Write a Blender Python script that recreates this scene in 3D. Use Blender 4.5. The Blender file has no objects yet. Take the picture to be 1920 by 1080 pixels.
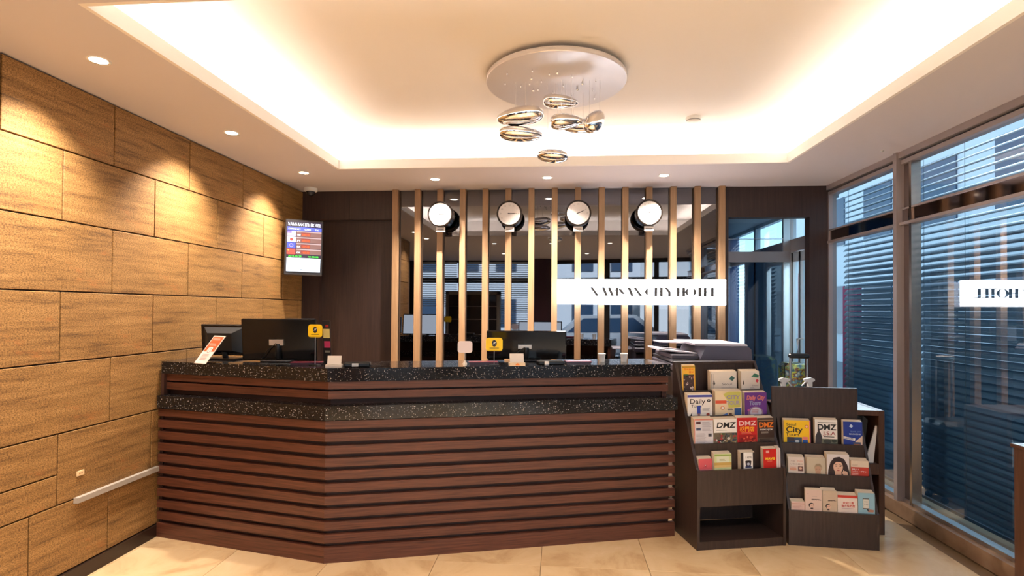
import bpy, math, random
from mathutils import Vector, Matrix
random.seed(7)
S = bpy.context.scene
COL = S.collection
R = math.radians

# ------------------------------------------------------------------ camera
cam_d = bpy.data.cameras.new('camera'); cam = bpy.data.objects.new('camera', cam_d); COL.objects.link(cam)
YAW, PITCH, ROLL, FPX, EYE = .0836, .0141, .0071, 1016.1, 1.44
right = Vector((math.cos(YAW), math.sin(YAW), 0)); fw0 = Vector((-math.sin(YAW), math.cos(YAW), 0)); up0 = Vector((0, 0, 1))
fw = fw0*math.cos(PITCH) + up0*math.sin(PITCH); up = up0*math.cos(PITCH) - fw0*math.sin(PITCH)
r2_ = right*math.cos(ROLL) + up*math.sin(ROLL); u2_ = up*math.cos(ROLL) - right*math.sin(ROLL)
m = Matrix((r2_, u2_, -fw)).transposed().to_4x4(); m.translation = Vector((0, 0, EYE))
cam.matrix_world = m
cam_d.sensor_width = 36; cam_d.lens = FPX/1920*36; cam_d.shift_x = .63/1920; cam_d.shift_y = 25.81/1920
cam_d.clip_start = .02; cam_d.clip_end = 200
S.camera = cam

# ------------------------------------------------------------------ colour management, world, sun
vs = S.view_settings
vs.view_transform = 'Standard'; vs.look = 'None'; vs.gamma = 1; vs.use_curve_mapping = False
vs.exposure = 1.28
W = bpy.data.worlds.new('sky'); S.world = W; W.use_nodes = True
nt = W.node_tree; nt.nodes.clear()
tc = nt.nodes.new('ShaderNodeTexCoord'); sx = nt.nodes.new('ShaderNodeSeparateXYZ'); cr = nt.nodes.new('ShaderNodeValToRGB')
bg = nt.nodes.new('ShaderNodeBackground'); wo = nt.nodes.new('ShaderNodeOutputWorld')
nt.links.new(tc.outputs['Generated'], sx.inputs[0]); nt.links.new(sx.outputs[2], cr.inputs[0])
nt.links.new(cr.outputs[0], bg.inputs[0]); nt.links.new(bg.outputs[0], wo.inputs[0])
cr.color_ramp.elements[0].position = 0; cr.color_ramp.elements[0].color = (.95, 1.1, 1.2, 1)
cr.color_ramp.elements[1].position = .22; cr.color_ramp.elements[1].color = (.30, .45, .60, 1)
bg.inputs[1].default_value = 1.4
sun_d = bpy.data.lights.new('sun', 'SUN'); sun_d.energy = 9; sun_d.angle = R(3); sun_d.color = (.82, .92, 1)
sun = bpy.data.objects.new('sun', sun_d); COL.objects.link(sun)
sun.rotation_euler = Vector((-.6, -.8, -.75)).to_track_quat('-Z', 'Y').to_euler()

WARM = (1, .88, .76)
def area(name, loc, sxy, energy, color, rot):
    d = bpy.data.lights.new(name, 'AREA'); d.shape = 'RECTANGLE'; d.size, d.size_y = sxy; d.energy = energy; d.color = color
    o = bpy.data.objects.new(name, d); COL.objects.link(o); o.location = loc; o.rotation_euler = rot; return o
# concealed strips in the ceiling cove (shine upwards)
CX0, CX1, CY0, CY1, ZC, ZU = -1.80, 1.765, 1.915, 4.32, 2.588, 2.86
for nm, loc, sz in (('cove_lamp', (-1.93, 3.1175, 2.625), (.05, 2.6)), ('cove_lamp', (1.895, 3.1175, 2.625), (.05, 2.6)),
                    ('cove_lamp', (0, 4.45, 2.625), (3.6, .05)), ('cove_lamp', (0, 1.785, 2.625), (3.6, .05))):
    area(nm, loc, sz, (5.5 if sz[0] > sz[1] else 12)*max(sz)/3, WARM, (math.pi, 0, 0))

# ------------------------------------------------------------------ helpers
class MB:
    def __init__(s): s.v = []; s.f = []; s.mi = []; s.mats = []; s.sm = []
    def m(s, mat):
        if mat is None: return 0
        if mat not in s.mats: s.mats.append(mat)
        return s.mats.index(mat)
    def add(s, vs_, fs, mat=None, smooth=False):
        b = len(s.v); s.v += [tuple(v) for v in vs_]; k = s.m(mat)
        for f in fs: s.f.append(tuple(b+i for i in f)); s.mi.append(k); s.sm.append(smooth)
        return s
    def box(s, a, b, mat=None, bev=0):
        x0, x1 = sorted((a[0], b[0])); y0, y1 = sorted((a[1], b[1])); z0, z1 = sorted((a[2], b[2]))
        e = min(bev, (x1-x0)*.45, (y1-y0)*.45, (z1-z0)*.45)
        if e <= 0:
            v = [(x0,y0,z0),(x1,y0,z0),(x1,y1,z0),(x0,y1,z0),(x0,y0,z1),(x1,y0,z1),(x1,y1,z1),(x0,y1,z1)]
            return s.add(v, [(0,3,2,1),(4,5,6,7),(0,1,5,4),(1,2,6,5),(2,3,7,6),(3,0,4,7)], mat)
        v = []; idx = {}
        for i, x in enumerate((x0, x1)):
            for j, y in enumerate((y0, y1)):
                for k, z in enumerate((z0, z1)):
                    dx = e if i == 0 else -e; dy = e if j == 0 else -e; dz = e if k == 0 else -e
                    idx[i,j,k,'x'] = len(v); v.append((x, y+dy, z+dz))
                    idx[i,j,k,'y'] = len(v); v.append((x+dx, y, z+dz))
                    idx[i,j,k,'z'] = len(v); v.append((x+dx, y+dy, z))
        F = []
        def q(*ks): F.append(tuple(idx[k] for k in ks))
        q((0,0,0,'x'),(0,0,1,'x'),(0,1,1,'x'),(0,1,0,'x')); q((1,0,0,'x'),(1,1,0,'x'),(1,1,1,'x'),(1,0,1,'x'))
        q((0,0,0,'y'),(1,0,0,'y'),(1,0,1,'y'),(0,0,1,'y')); q((0,1,0,'y'),(0,1,1,'y'),(1,1,1,'y'),(1,1,0,'y'))
        q((0,0,0,'z'),(0,1,0,'z'),(1,1,0,'z'),(1,0,0,'z')); q((0,0,1,'z'),(1,0,1,'z'),(1,1,1,'z'),(0,1,1,'z'))
        for k in (0, 1):
            for j in (0, 1):
                a_ = [(0,j,k,'y'),(1,j,k,'y'),(1,j,k,'z'),(0,j,k,'z')]; q(*(a_ if j != k else a_[::-1]))
            for i in (0, 1):
                a_ = [(i,0,k,'x'),(i,1,k,'x'),(i,1,k,'z'),(i,0,k,'z')]; q(*(a_ if i == k else a_[::-1]))
        for i in (0, 1):
            for j in (0, 1):
                a_ = [(i,j,0,'x'),(i,j,1,'x'),(i,j,1,'y'),(i,j,0,'y')]; q(*(a_ if i != j else a_[::-1]))
        for i in (0, 1):
            for j in (0, 1):
                for k in (0, 1):
                    a_ = [(i,j,k,'x'),(i,j,k,'y'),(i,j,k,'z')]; q(*(a_ if (i+j+k) % 2 == 0 else a_[::-1]))
        return s.add(v, F, mat)
    def prism(s, poly, lo, hi, axis=2, mat=None):
        """poly in the two other axes, extruded along axis"""
        def P(a, b, c): return {2: (a, b, c), 1: (a, c, b), 0: (c, a, b)}[axis]
        n = len(poly); v = [P(a, b, lo) for a, b in poly] + [P(a, b, hi) for a, b in poly]
        F = [tuple(range(n))[::-1], tuple(range(n, 2*n))] + [(i, (i+1) % n, n+(i+1) % n, n+i) for i in range(n)]
        if axis == 1: F = [f[::-1] for f in F]
        area2 = sum(poly[i][0]*poly[(i+1) % n][1]-poly[(i+1) % n][0]*poly[i][1] for i in range(n))
        if area2 < 0: F = [f[::-1] for f in F]
        return s.add(v, F, mat)
    def tube(s, pts, r, n=8, mat=None, caps=True):
        pts = [Vector(p) for p in pts]; rs = r if isinstance(r, (list, tuple)) else [r]*len(pts)
        v = []; F = []; ref = None
        for i, p in enumerate(pts):
            t = (pts[min(i+1, len(pts)-1)]-pts[max(i-1, 0)]).normalized()
            if ref is None: ref = Vector((0, 0, 1)) if abs(t.z) < .9 else Vector((1, 0, 0))
            a = t.cross(ref).normalized(); b = t.cross(a); ref = -b if False else ref
            for k in range(n):
                w = 2*math.pi*k/n; v.append(p + a*math.cos(w)*rs[i] + b*math.sin(w)*rs[i])
        for i in range(len(pts)-1):
            for k in range(n):
                F.append((i*n+k, i*n+(k+1) % n, (i+1)*n+(k+1) % n, (i+1)*n+k))
        s.add(v, F, mat, True)
        if caps:
            s.add(v[:n], [tuple(range(n))[::-1]], mat); s.add(v[-n:], [tuple(range(n))], mat)
        return s
    def lathe(s, prof, c=(0, 0, 0), axis=2, n=32, mat=None, smooth=True, caps=(1, 1)):
        v = []; F = []
        for r, h in prof:
            for k in range(n):
                w = 2*math.pi*k/n; a, b = r*math.cos(w), r*math.sin(w)
                p = {2: (a, b, h), 1: (a, h, b), 0: (h, a, b)}[axis]; v.append((p[0]+c[0], p[1]+c[1], p[2]+c[2]))
        for i in range(len(prof)-1):
            for k in range(n): F.append((i*n+k, i*n+(k+1) % n, (i+1)*n+(k+1) % n, (i+1)*n+k))
        s.add(v, F, mat, smooth)
        for ci, e in enumerate((0, len(prof)-1)):
            if prof[e][0] > 1e-4 and caps[ci]: s.add(v[e*n:(e+1)*n], [tuple(range(n))], mat)
        return s
    def build(s, name, mat=None, parent=None, loc=None, rot=None, kind=None):
        me = bpy.data.meshes.new(name); me.from_pydata(s.v, [], s.f)
        if mat is not None and not s.mats: me.materials.append(mat)
        for x in s.mats: me.materials.append(x)
        me.polygons.foreach_set('material_index', s.mi); me.polygons.foreach_set('use_smooth', s.sm)
        me.validate(); me.update()
        o = bpy.data.objects.new(name, me); COL.objects.link(o)
        if parent: o.parent = parent
        if loc: o.location = loc
        if rot: o.rotation_euler = rot
        if kind: o['kind'] = kind
        return o
def tag(o, label, cat, group=None, kind=None):
    if label: o['label'] = label
    if cat: o['category'] = cat
    if group: o['group'] = group
    if kind: o['kind'] = kind
    return o
def thing(name, label, cat, loc=(0, 0, 0), rz=0, group=None):
    o = bpy.data.objects.new(name, None); COL.objects.link(o); o.empty_display_size = .05
    o.location = loc; o.rotation_euler = (0, 0, rz); return tag(o, label, cat, group)
def dup(o, parent=None, loc=None, rz=None):
    c = o.copy(); COL.objects.link(c)
    if parent is not None: c.parent = parent
    if loc is not None: c.location = loc
    if rz is not None: c.rotation_euler = (0, 0, rz)
    return c
def dup_tree(o, loc, rz=None, label=None):
    c = dup(o, None, loc, rz)
    if label: c['label'] = label
    for a in list(o.children):
        b = dup(a, c)
        for g in list(a.children): dup(g, b)
    return c
def B(a, b, bev=0, mat=None): return MB().box(a, b, mat, bev)

# ------------------------------------------------------------------ materials
_mc = {}
def pm(name, col, rough=.5, metal=0, spec=.5, emit=None, es=0, coat=0):
    if name in _mc: return _mc[name]
    M = bpy.data.materials.new(name); M.use_nodes = True; b = M.node_tree.nodes['Principled BSDF']
    b.inputs['Base Color'].default_value = (*col, 1); b.inputs['Roughness'].default_value = rough
    b.inputs['Metallic'].default_value = metal; b.inputs['Specular IOR Level'].default_value = spec
    if coat: b.inputs['Coat Weight'].default_value = coat; b.inputs['Coat Roughness'].default_value = .03
    if emit: b.inputs['Emission Color'].default_value = (*emit, 1); b.inputs['Emission Strength'].default_value = es
    _mc[name] = M; return M
def s2l(*c):
    return tuple((x/12.92 if x <= .04045 else ((x+.055)/1.055)**2.4) for x in [v/255 for v in c])
def ink(*c):                                       # printed paper colour from 0-255
    return pm('ink_%d_%d_%d' % c, s2l(*c), .45)
def nodes(M):
    n = M.node_tree; return n, n.nodes['Principled BSDF']
def noise_mat(name, stops, scale=(1, 1, 1), nscale=5, detail=6, rough=.6, bump=0, rnd=True, coords='Object', nrough=.6, spec=.5, bumpscale=None):
    M = pm(name, (1, 1, 1), rough, spec=spec); n, b = nodes(M)
    t = n.nodes.new('ShaderNodeTexCoord'); mp = n.nodes.new('ShaderNodeMapping'); mp.inputs['Scale'].default_value = scale
    n.links.new(t.outputs[coords], mp.inputs[0])
    src = mp.outputs[0]
    if rnd:
        oi = n.nodes.new('ShaderNodeObjectInfo'); ml = n.nodes.new('ShaderNodeMath'); ml.operation = 'MULTIPLY'; ml.inputs[1].default_value = 37
        va = n.nodes.new('ShaderNodeVectorMath'); va.operation = 'ADD'
        n.links.new(oi.outputs['Random'], ml.inputs[0]); n.links.new(src, va.inputs[0]); n.links.new(ml.outputs[0], va.inputs[1]); src = va.outputs[0]
    no = n.nodes.new('ShaderNodeTexNoise'); no.inputs['Scale'].default_value = nscale; no.inputs['Detail'].default_value = detail; no.inputs['Roughness'].default_value = nrough
    n.links.new(src, no.inputs['Vector'])
    r = n.nodes.new('ShaderNodeValToRGB'); n.links.new(no.outputs['Fac'], r.inputs[0])
    while len(r.color_ramp.elements) < len(stops): r.color_ramp.elements.new(.5)
    for e, (p, c) in zip(r.color_ramp.elements, stops): e.position = p; e.color = (*c, 1)
    n.links.new(r.outputs[0], b.inputs['Base Color'])
    if bump:
        bp = n.nodes.new('ShaderNodeBump'); bp.inputs['Strength'].default_value = bump; bp.inputs['Distance'].default_value = .01
        n.links.new(no.outputs['Fac'], bp.inputs['Height']); n.links.new(bp.outputs[0], b.inputs['Normal'])
    return M, no, r, src

white_paint = pm('white_ceiling_paint', (.60, .56, .58), .75, spec=.2)
cove_paint = pm('cove_paint', (.80, .76, .72), .8, spec=.2)
# tan wall panel: horizontal streaks, fine grain, rust smudges
wallm, wno, wramp, wsrc = noise_mat('tan_streaked_panel', [(.30, s2l(98, 70, 38)), (.44, s2l(146, 108, 60)), (.56, s2l(162, 122, 70)), (.72, s2l(180, 138, 84))],
                  scale=(1, 1.5, 20), nscale=1.8, detail=9, rough=.62, bump=.0, nrough=.68)
n, b = nodes(wallm)
g = n.nodes.new('ShaderNodeTexNoise'); g.inputs['Scale'].default_value = 170; g.inputs['Detail'].default_value = 2
tcw = n.nodes.new('ShaderNodeTexCoord'); mpw = n.nodes.new('ShaderNodeMapping'); mpw.inputs['Scale'].default_value = (1, .7, 1.4)
n.links.new(tcw.outputs['Object'], mpw.inputs[0]); n.links.new(mpw.outputs[0], g.inputs['Vector'])
gr = n.nodes.new('ShaderNodeValToRGB'); gr.color_ramp.elements[0].position = .36; gr.color_ramp.elements[0].color = (.42, .37, .30, 1); gr.color_ramp.elements[1].position = .60; gr.color_ramp.elements[1].color = (1.12, 1.12, 1.12, 1)
n.links.new(g.outputs['Fac'], gr.inputs[0])
mx = n.nodes.new('ShaderNodeMix'); mx.data_type = 'RGBA'; mx.blend_type = 'MULTIPLY'; mx.inputs[0].default_value = .85
n.links.new(wramp.outputs[0], mx.inputs[6]); n.links.new(gr.outputs[0], mx.inputs[7])
ru = n.nodes.new('ShaderNodeTexNoise'); ru.inputs['Scale'].default_value = 2.6; ru.inputs['Detail'].default_value = 6; ru.inputs['Roughness'].default_value = .75
mpr = n.nodes.new('ShaderNodeMapping'); mpr.inputs['Scale'].default_value = (1, 1.2, 4); n.links.new(tcw.outputs['Object'], mpr.inputs[0]); n.links.new(mpr.outputs[0], ru.inputs['Vector'])
rr = n.nodes.new('ShaderNodeValToRGB'); rr.color_ramp.elements[0].position = .60; rr.color_ramp.elements[0].color = (0, 0, 0, 1); rr.color_ramp.elements[1].position = .72; rr.color_ramp.elements[1].color = (.75, .75, .75, 1)
n.links.new(ru.outputs['Fac'], rr.inputs[0])
mx2 = n.nodes.new('ShaderNodeMix'); mx2.data_type = 'RGBA'; mx2.inputs[7].default_value = (*s2l(168, 104, 52), 1)
n.links.new(rr.outputs[0], mx2.inputs[0]); n.links.new(mx.outputs[2], mx2.inputs[6]); n.links.new(mx2.outputs[2], b.inputs['Base Color'])
bp = n.nodes.new('ShaderNodeBump'); bp.inputs['Strength'].default_value = .35; bp.inputs['Distance'].default_value = .004
n.links.new(g.outputs['Fac'], bp.inputs['Height']); n.links.new(bp.outputs[0], b.inputs['Normal'])

groove_m = pm('dark_joint', s2l(52, 34, 20), .8)
tile_m, tno, tr_, _ = noise_mat('cream_marble_tile', [(.30, s2l(184, 148, 104)), (.48, s2l(212, 180, 136)), (.62, s2l(218, 188, 146)), (.78, s2l(228, 200, 162))], scale=(1, 1, 1), nscale=2.4, detail=9, rough=.22, nrough=.62)
tno.inputs['Distortion'].default_value = .8
grout_m = pm('floor_grout', s2l(120, 95, 66), .8)
wen_m = noise_mat('wenge_wall_veneer', [(.3, s2l(44, 30, 27)), (.7, s2l(62, 44, 38))], scale=(30, 30, 1.2), nscale=3, detail=5, rough=.5, rnd=False)[0]
plank_m, _, _, _ = noise_mat('walnut_plank', [(.25, s2l(52, 27, 18)), (.45, s2l(84, 46, 32)), (.6, s2l(98, 56, 40)), (.8, s2l(114, 68, 48))], scale=(1.5, 1.5, 42), nscale=3, detail=7, rough=.42, bump=.05)
recess_m = pm('plank_recess', s2l(62, 36, 28), .6)
oak_m = noise_mat('pale_oak_slat', [(.3, s2l(152, 118, 84)), (.7, s2l(172, 136, 100))], scale=(25, 25, 1.2), nscale=3, detail=4, rough=.5)[0]
rack_m = noise_mat('dark_rack_laminate', [(.3, s2l(48, 35, 30)), (.7, s2l(66, 50, 44))], scale=(30, 30, 2), nscale=3, detail=4, rough=.4, rnd=False)[0]
cab_m = noise_mat('brown_cabinet_laminate', [(.3, s2l(70, 44, 32)), (.7, s2l(90, 60, 44))], scale=(30, 30, 2), nscale=3, detail=4, rough=.38, rnd=False)[0]
mirror_m = pm('smoked_mirror', (.17, .17, .185), .015, 1)
steel_m = pm('polished_bronze_steel', (.34, .28, .26), .06, 1)
frame_m = pm('taupe_aluminium', (.40, .35, .35), .38, .4)
chrome_m = pm('chrome', (.86, .86, .88), .03, 1)
satin_m = pm('brushed_aluminium', (.62, .60, .58), .3, 1)
black_m = pm('black_plastic', (.012, .012, .013), .3)
matte_black = pm('matte_black', (.015, .014, .014), .6)
white_m = pm('white_plastic', (.82, .81, .79), .35)
paper_m = pm('white_paper', (.80, .76, .72), .6)
page_m = pm('leaflet_edges', s2l(226, 208, 184), .8)
blind_m = pm('blue_grey_blind_slat', s2l(36, 66, 88), .38, .25)
# black stone with pale flecks
stone_m = pm('speckled_black_stone', (.01, .01, .011), .10, spec=.5); n, b = nodes(stone_m)
t = n.nodes.new('ShaderNodeTexCoord'); vo = n.nodes.new('ShaderNodeTexVoronoi'); vo.inputs['Scale'].default_value = 115; vo.inputs['Randomness'].default_value = 1
n.links.new(t.outputs['Object'], vo.inputs['Vector'])
dr = n.nodes.new('ShaderNodeValToRGB'); dr.color_ramp.elements[0].position = .22; dr.color_ramp.elements[0].color = (1, 1, 1, 1); dr.color_ramp.elements[1].position = .32; dr.color_ramp.elements[1].color = (0, 0, 0, 1)
n.links.new(vo.outputs['Distance'], dr.inputs[0])
sp = n.nodes.new('ShaderNodeSeparateColor'); n.links.new(vo.outputs['Color'], sp.inputs[0])
pr = n.nodes.new('ShaderNodeValToRGB'); pr.color_ramp.elements[0].position = .42; pr.color_ramp.elements[0].color = (0, 0, 0, 1); pr.color_ramp.elements[1].position = 1; pr.color_ramp.elements[1].color = (1, 1, 1, 1)
n.links.new(sp.outputs[0], pr.inputs[0])
mm = n.nodes.new('ShaderNodeMath'); mm.operation = 'MULTIPLY'; n.links.new(dr.outputs[0], mm.inputs[0]); n.links.new(pr.outputs[0], mm.inputs[1])
mxs = n.nodes.new('ShaderNodeMix'); mxs.data_type = 'RGBA'; mxs.inputs[6].default_value = (.012, .011, .012, 1); mxs.inputs[7].default_value = (.62, .57, .54, 1)
n.links.new(mm.outputs[0], mxs.inputs[0]); n.links.new(mxs.outputs[2], b.inputs['Base Color'])
# window glass: thin, tinted
def glass(name, tint, ior):
    M = bpy.data.materials.new(name); M.use_nodes = True; n = M.node_tree; n.nodes.clear()
    tr = n.nodes.new('ShaderNodeBsdfTransparent'); tr.inputs[0].default_value = (*tint, 1)
    gl = n.nodes.new('ShaderNodeBsdfGlossy'); gl.inputs['Roughness'].default_value = .0; gl.inputs[0].default_value = (1, 1, 1, 1)
    lw = n.nodes.new('ShaderNodeLayerWeight'); lw.inputs[0].default_value = .5          # Schlick, same from both sides
    pw = n.nodes.new('ShaderNodeMath'); pw.operation = 'POWER'; pw.inputs[1].default_value = 5; n.links.new(lw.outputs['Facing'], pw.inputs[0])
    f0 = 2*((ior-1)/(ior+1))**2
    fr = n.nodes.new('ShaderNodeMath'); fr.operation = 'MULTIPLY_ADD'; fr.inputs[1].default_value = 1-f0; fr.inputs[2].default_value = f0; n.links.new(pw.outputs[0], fr.inputs[0])
    mx = n.nodes.new('ShaderNodeMixShader'); out = n.nodes.new('ShaderNodeOutputMaterial')
    n.links.new(fr.outputs[0], mx.inputs[0]); n.links.new(tr.outputs[0], mx.inputs[1]); n.links.new(gl.outputs[0], mx.inputs[2]); n.links.new(mx.outputs[0], out.inputs[0])
    return M
glass_m = glass('window_glass', (.66, .82, .90), 1.75)
clear_m = glass('clear_acrylic', (.95, .97, .97), 1.45)
def lamp_mat(name, col, s): return pm(name, (0, 0, 0), .5, emit=col, es=s)

# ------------------------------------------------------------------ text and flat print
# high-contrast display capitals drawn as strokes in a unit-height box: ('l',x0,y0,x1,y1,w) or arcs ('a',cx,cy,rx,ry,a0,a1,wmax)
TN, TK = .022, .13
GL = {
 'N': (.78, [('l', .12, 0, .12, 1, TN), ('l', .12, 1, .66, 0, TK), ('l', .66, 0, .66, 1, TN)]),
 'A': (.74, [('l', .06, 0, .36, 1, TN), ('l', .36, 1, .66, 0, TK), ('l', .16, .34, .55, .36, TN)]),
 'M': (.95, [('l', .10, 0, .13, 1, TN), ('l', .13, 1, .45, 0, TK), ('l', .45, 0, .80, 1, TN), ('l', .82, 1, .82, 0, TK)]),
 'S': (.55, [('a', .28, .76, .19, .23, 20, 200, .04), ('l', .12, .78, .44, .24, TK*1.1), ('a', .27, .23, .20, .22, 190, 370, .04)]),
 'C': (.72, [('a', .42, .5, .34, .5, 50, 310, TK)]),
 'I': (.34, [('l', .17, 0, .17, 1, TK)]),
 'T': (.64, [('l', .32, 0, .32, 1, TK), ('l', .04, .985, .60, .985, .03)]),
 'Y': (.70, [('l', .05, 1, .36, .45, TK), ('l', .36, .45, .64, 1, TN), ('l', .36, 0, .36, .48, TK*.9)]),
 'H': (.80, [('l', .14, 0, .14, 1, TK), ('l', .62, 0, .62, 1, TK), ('l', .14, .51, .62, .51, .03)]),
 'O': (.86, [('a', .42, .5, .36, .5, 0, 360, TK)]),
 'E': (.60, [('l', .14, 0, .14, 1, TK), ('l', .14, .985, .52, .985, .03), ('l', .14, .52, .44, .52, .03), ('l', .14, .015, .54, .015, .03)]),
 'L': (.56, [('l', .14, 0, .14, 1, TK), ('l', .14, .015, .52, .015, .03)]),
 ' ': (.26, [])}
def didone(mb, text, x, z, h, width, y, mat, bold=1.0, track=0):
    """print text on the plane y (facing -y) starting at x, baseline z, cap height h, total width"""
    tot = sum(GL[c][0]+track for c in text); k = width/tot; cx = x
    for c in text:
        w, st = GL[c]
        for q in st:
            if q[0] == 'l':
                _, x0, y0, x1, y1, t = q; t *= bold
                if abs(y1-y0) < .1: p = [(x0, y0-t/2), (x1, y1-t/2), (x1, y1+t/2), (x0, y0+t/2)]
                else: p = [(x0-t/2, y0), (x0+t/2, y0), (x1+t/2, y1), (x1-t/2, y1)]
                v = [(cx+a*k, y, z+bb*h) for a, bb in p]
                mb.add(v, [(0, 1, 2, 3)], mat)
            else:
                _, ax, ay, rx, ry, a0, a1, t = q; t *= bold; n_ = 24; v = []
                for i in range(n_+1):
                    w_ = R(a0+(a1-a0)*i/n_); co, si = math.cos(w_), math.sin(w_); tt = max(.02, t*abs(co)**1.5)/2 if t > .06 else t/2
                    for sg in (-1, 1): v.append((cx+(ax+co*(rx+sg*tt))*k, y, z+(ay+si*(ry+sg*.012))*h))
                mb.add(v, [(2*i, 2*i+1, 2*i+3, 2*i+2) for i in range(n_)], mat)
        cx += (w+track)*k
def text(mb, body, x, z, size, y, mat, align='LEFT', fit=None, bold=0, shear=0):
    cu = bpy.data.curves.new('t', 'FONT'); cu.body = body; cu.size = size; cu.align_x = align; cu.offset = bold*size; cu.shear = shear
    cu.resolution_u = 3
    o = bpy.data.objects.new('t', cu); me = o.to_mesh()
    vs_ = [v.co.copy() for v in me.vertices]; fs = [tuple(p.vertices) for p in me.polygons]
    o.to_mesh_clear(); bpy.data.objects.remove(o); bpy.data.curves.remove(cu)
    if not vs_: return
    k = 1
    if fit:
        w = max(v.x for v in vs_)-min(v.x for v in vs_); k = fit/w if w > 0 else 1
    mb.add([(x+v.x*k, y, z+v.y) for v in vs_], fs, mat)
def prints(mb, items, w, h, y0=-.0006):
    """flat print on the plane y=y0; coordinates are fractions of w and h"""
    y = y0
    for it in items:
        y -= .00012; k = it[0]
        if k == 'r':
            _, a, b_, c, d, m_ = it; mb.add([(a*w, y, b_*h), (c*w, y, b_*h), (c*w, y, d*h), (a*w, y, d*h)], [(0, 1, 2, 3)], m_)
        elif k == 'e':
            _, a, b_, rx, rz, m_ = it; n_ = 20
            mb.add([(a*w+rx*w*math.cos(2*math.pi*i/n_), y, b_*h+rz*h*math.sin(2*math.pi*i/n_)) for i in range(n_)], [tuple(range(n_))], m_)
        elif k == 'p':
            _, pts, m_ = it; mb.add([(a*w, y, b_*h) for a, b_ in pts], [tuple(range(len(pts)))], m_)
        elif k == 't':
            _, s_, a, b_, sz, m_, al, fit = it[:8]; bold = it[8] if len(it) > 8 else 0; sh = it[9] if len(it) > 9 else 0
            text(mb, s_, a*w, b_*h, sz*h, y, m_, al, fit*w if fit else None, bold, sh)
        elif k == 'l':                                # lines of small print
            _, a, b_, c, d, n_, m_ = it; rnd = random.Random(int(a*1000+b_*777+n_))
            for i in range(n_):
                zz = (d-(d-b_)*(i+.5)/n_)*h; th = (d-b_)/n_*h*.22; x1 = (a+(c-a)*rnd.uniform(.72, 1))*w
                mb.add([(a*w, y, zz-th), (x1, y, zz-th), (x1, y, zz+th), (a*w, y, zz+th)], [(0, 1, 2, 3)], m_)

# ------------------------------------------------------------------ the room shell
XL, XR, YB = -2.507, 2.48, 5.149
fl = MB().box((-5.2, -2.6, -.12), (3.6, 8.2, -.008)).build('floor', grout_m, kind='structure')
tile = None; tx0, ty0 = -.0826, 3.0731
for i in range(-9, 7):
    for j in range(-9, 4):
        x, y = tx0+.6*i, ty0+.6*j
        if x+.6 > 2.48 or y < -2.5: continue
        if x+.6 < XL+.02 and y > 1.3: continue
        if tile is None:
            tile = B((.0012, .0012, -.010), (.5988, .5988, 0), .0008).build('floor_tile', tile_m, fl, (x, y, 0)); 
        else: dup(tile, fl, (x, y, 0))
# the corridor beyond the portal
cbase = B((1.3, 5.26, -.008), (3.5, 8.1, .0)).build('trim_1', pm('grey_corridor_floor', s2l(110, 112, 112), .3), kind='structure')

# left wall: backing plus separate panels
wl = B((XL-.12, 1.3, 0), (XL-.02, YB+.1, ZC+.3)).build('wall_left', groove_m, kind='structure')
PW, PH, PY0, PZ = .6319, .3605, 2.8628, 2.2362      # module; PZ = height of first bed joint
cache = {}
def panel(y0, y1, z0, z1):
    y0 = max(y0, 1.3); y1 = min(y1, YB)
    if y1-y0 < .03: return
    jy, jz = .0035, .0035
    key = (round(y1-y0, 3), round(z1-z0, 3))
    if key not in cache:
        cache[key] = B((-.022, -(y1-y0)/2+jy, -(z1-z0)/2+jz), (0, (y1-y0)/2-jy, (z1-z0)/2-jz), .002).build('wall_panel', wallm, wl, (XL, (y0+y1)/2, (z0+z1)/2))
    else: dup(cache[key], wl, (XL, (y0+y1)/2, (z0+z1)/2))
rows = [(PZ, ZC-.004)] + [(PZ-PH*(k+1), PZ-PH*k) for k in range(6)]
rows[-1] = (.075, rows[-1][1])
for r_, (z0, z1) in enumerate(rows):
    off = 0 if r_ % 2 == 0 else -.5
    for k in range(-4, 6):
        a = PY0+(k+off)*PW; b_ = a+PW
        if r_ == 5 and abs(b_-(PY0-.5*PW)) < .01:        # access flap cut in this panel
            zc_ = z1-.205
            panel(a, b_-.40, z0, z1); panel(b_-.40, b_, z0, zc_); panel(b_-.40, b_, zc_, z1)
        elif r_ == 5 and abs(a-(PY0-.5*PW)) < .01:
            panel(a, b_, z0, z1)
        elif r_ == 6 and abs(b_-PY0) < .01:
            panel(a, b_-.46, z0, z1); panel(b_-.46, b_, z0, z1)
        else: panel(a, b_, z0, z1)
B((XL-.02, 1.3, 0), (XL+.012, 3.25, .072)).build('baseboard_left', pm('dark_baseboard', s2l(46, 30, 22), .4), kind='structure')
wr_ = B((-5.2, 1.18, 0), (XL-.02, 1.3, ZC)).build('wall_side', pm('dim_plaster', s2l(120, 108, 98), .7), kind='structure')
B((-5.32, -2.6, 0), (-5.2, 1.3, ZC)).build('wall_far_left', _mc['dim_plaster'], kind='structure')

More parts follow.
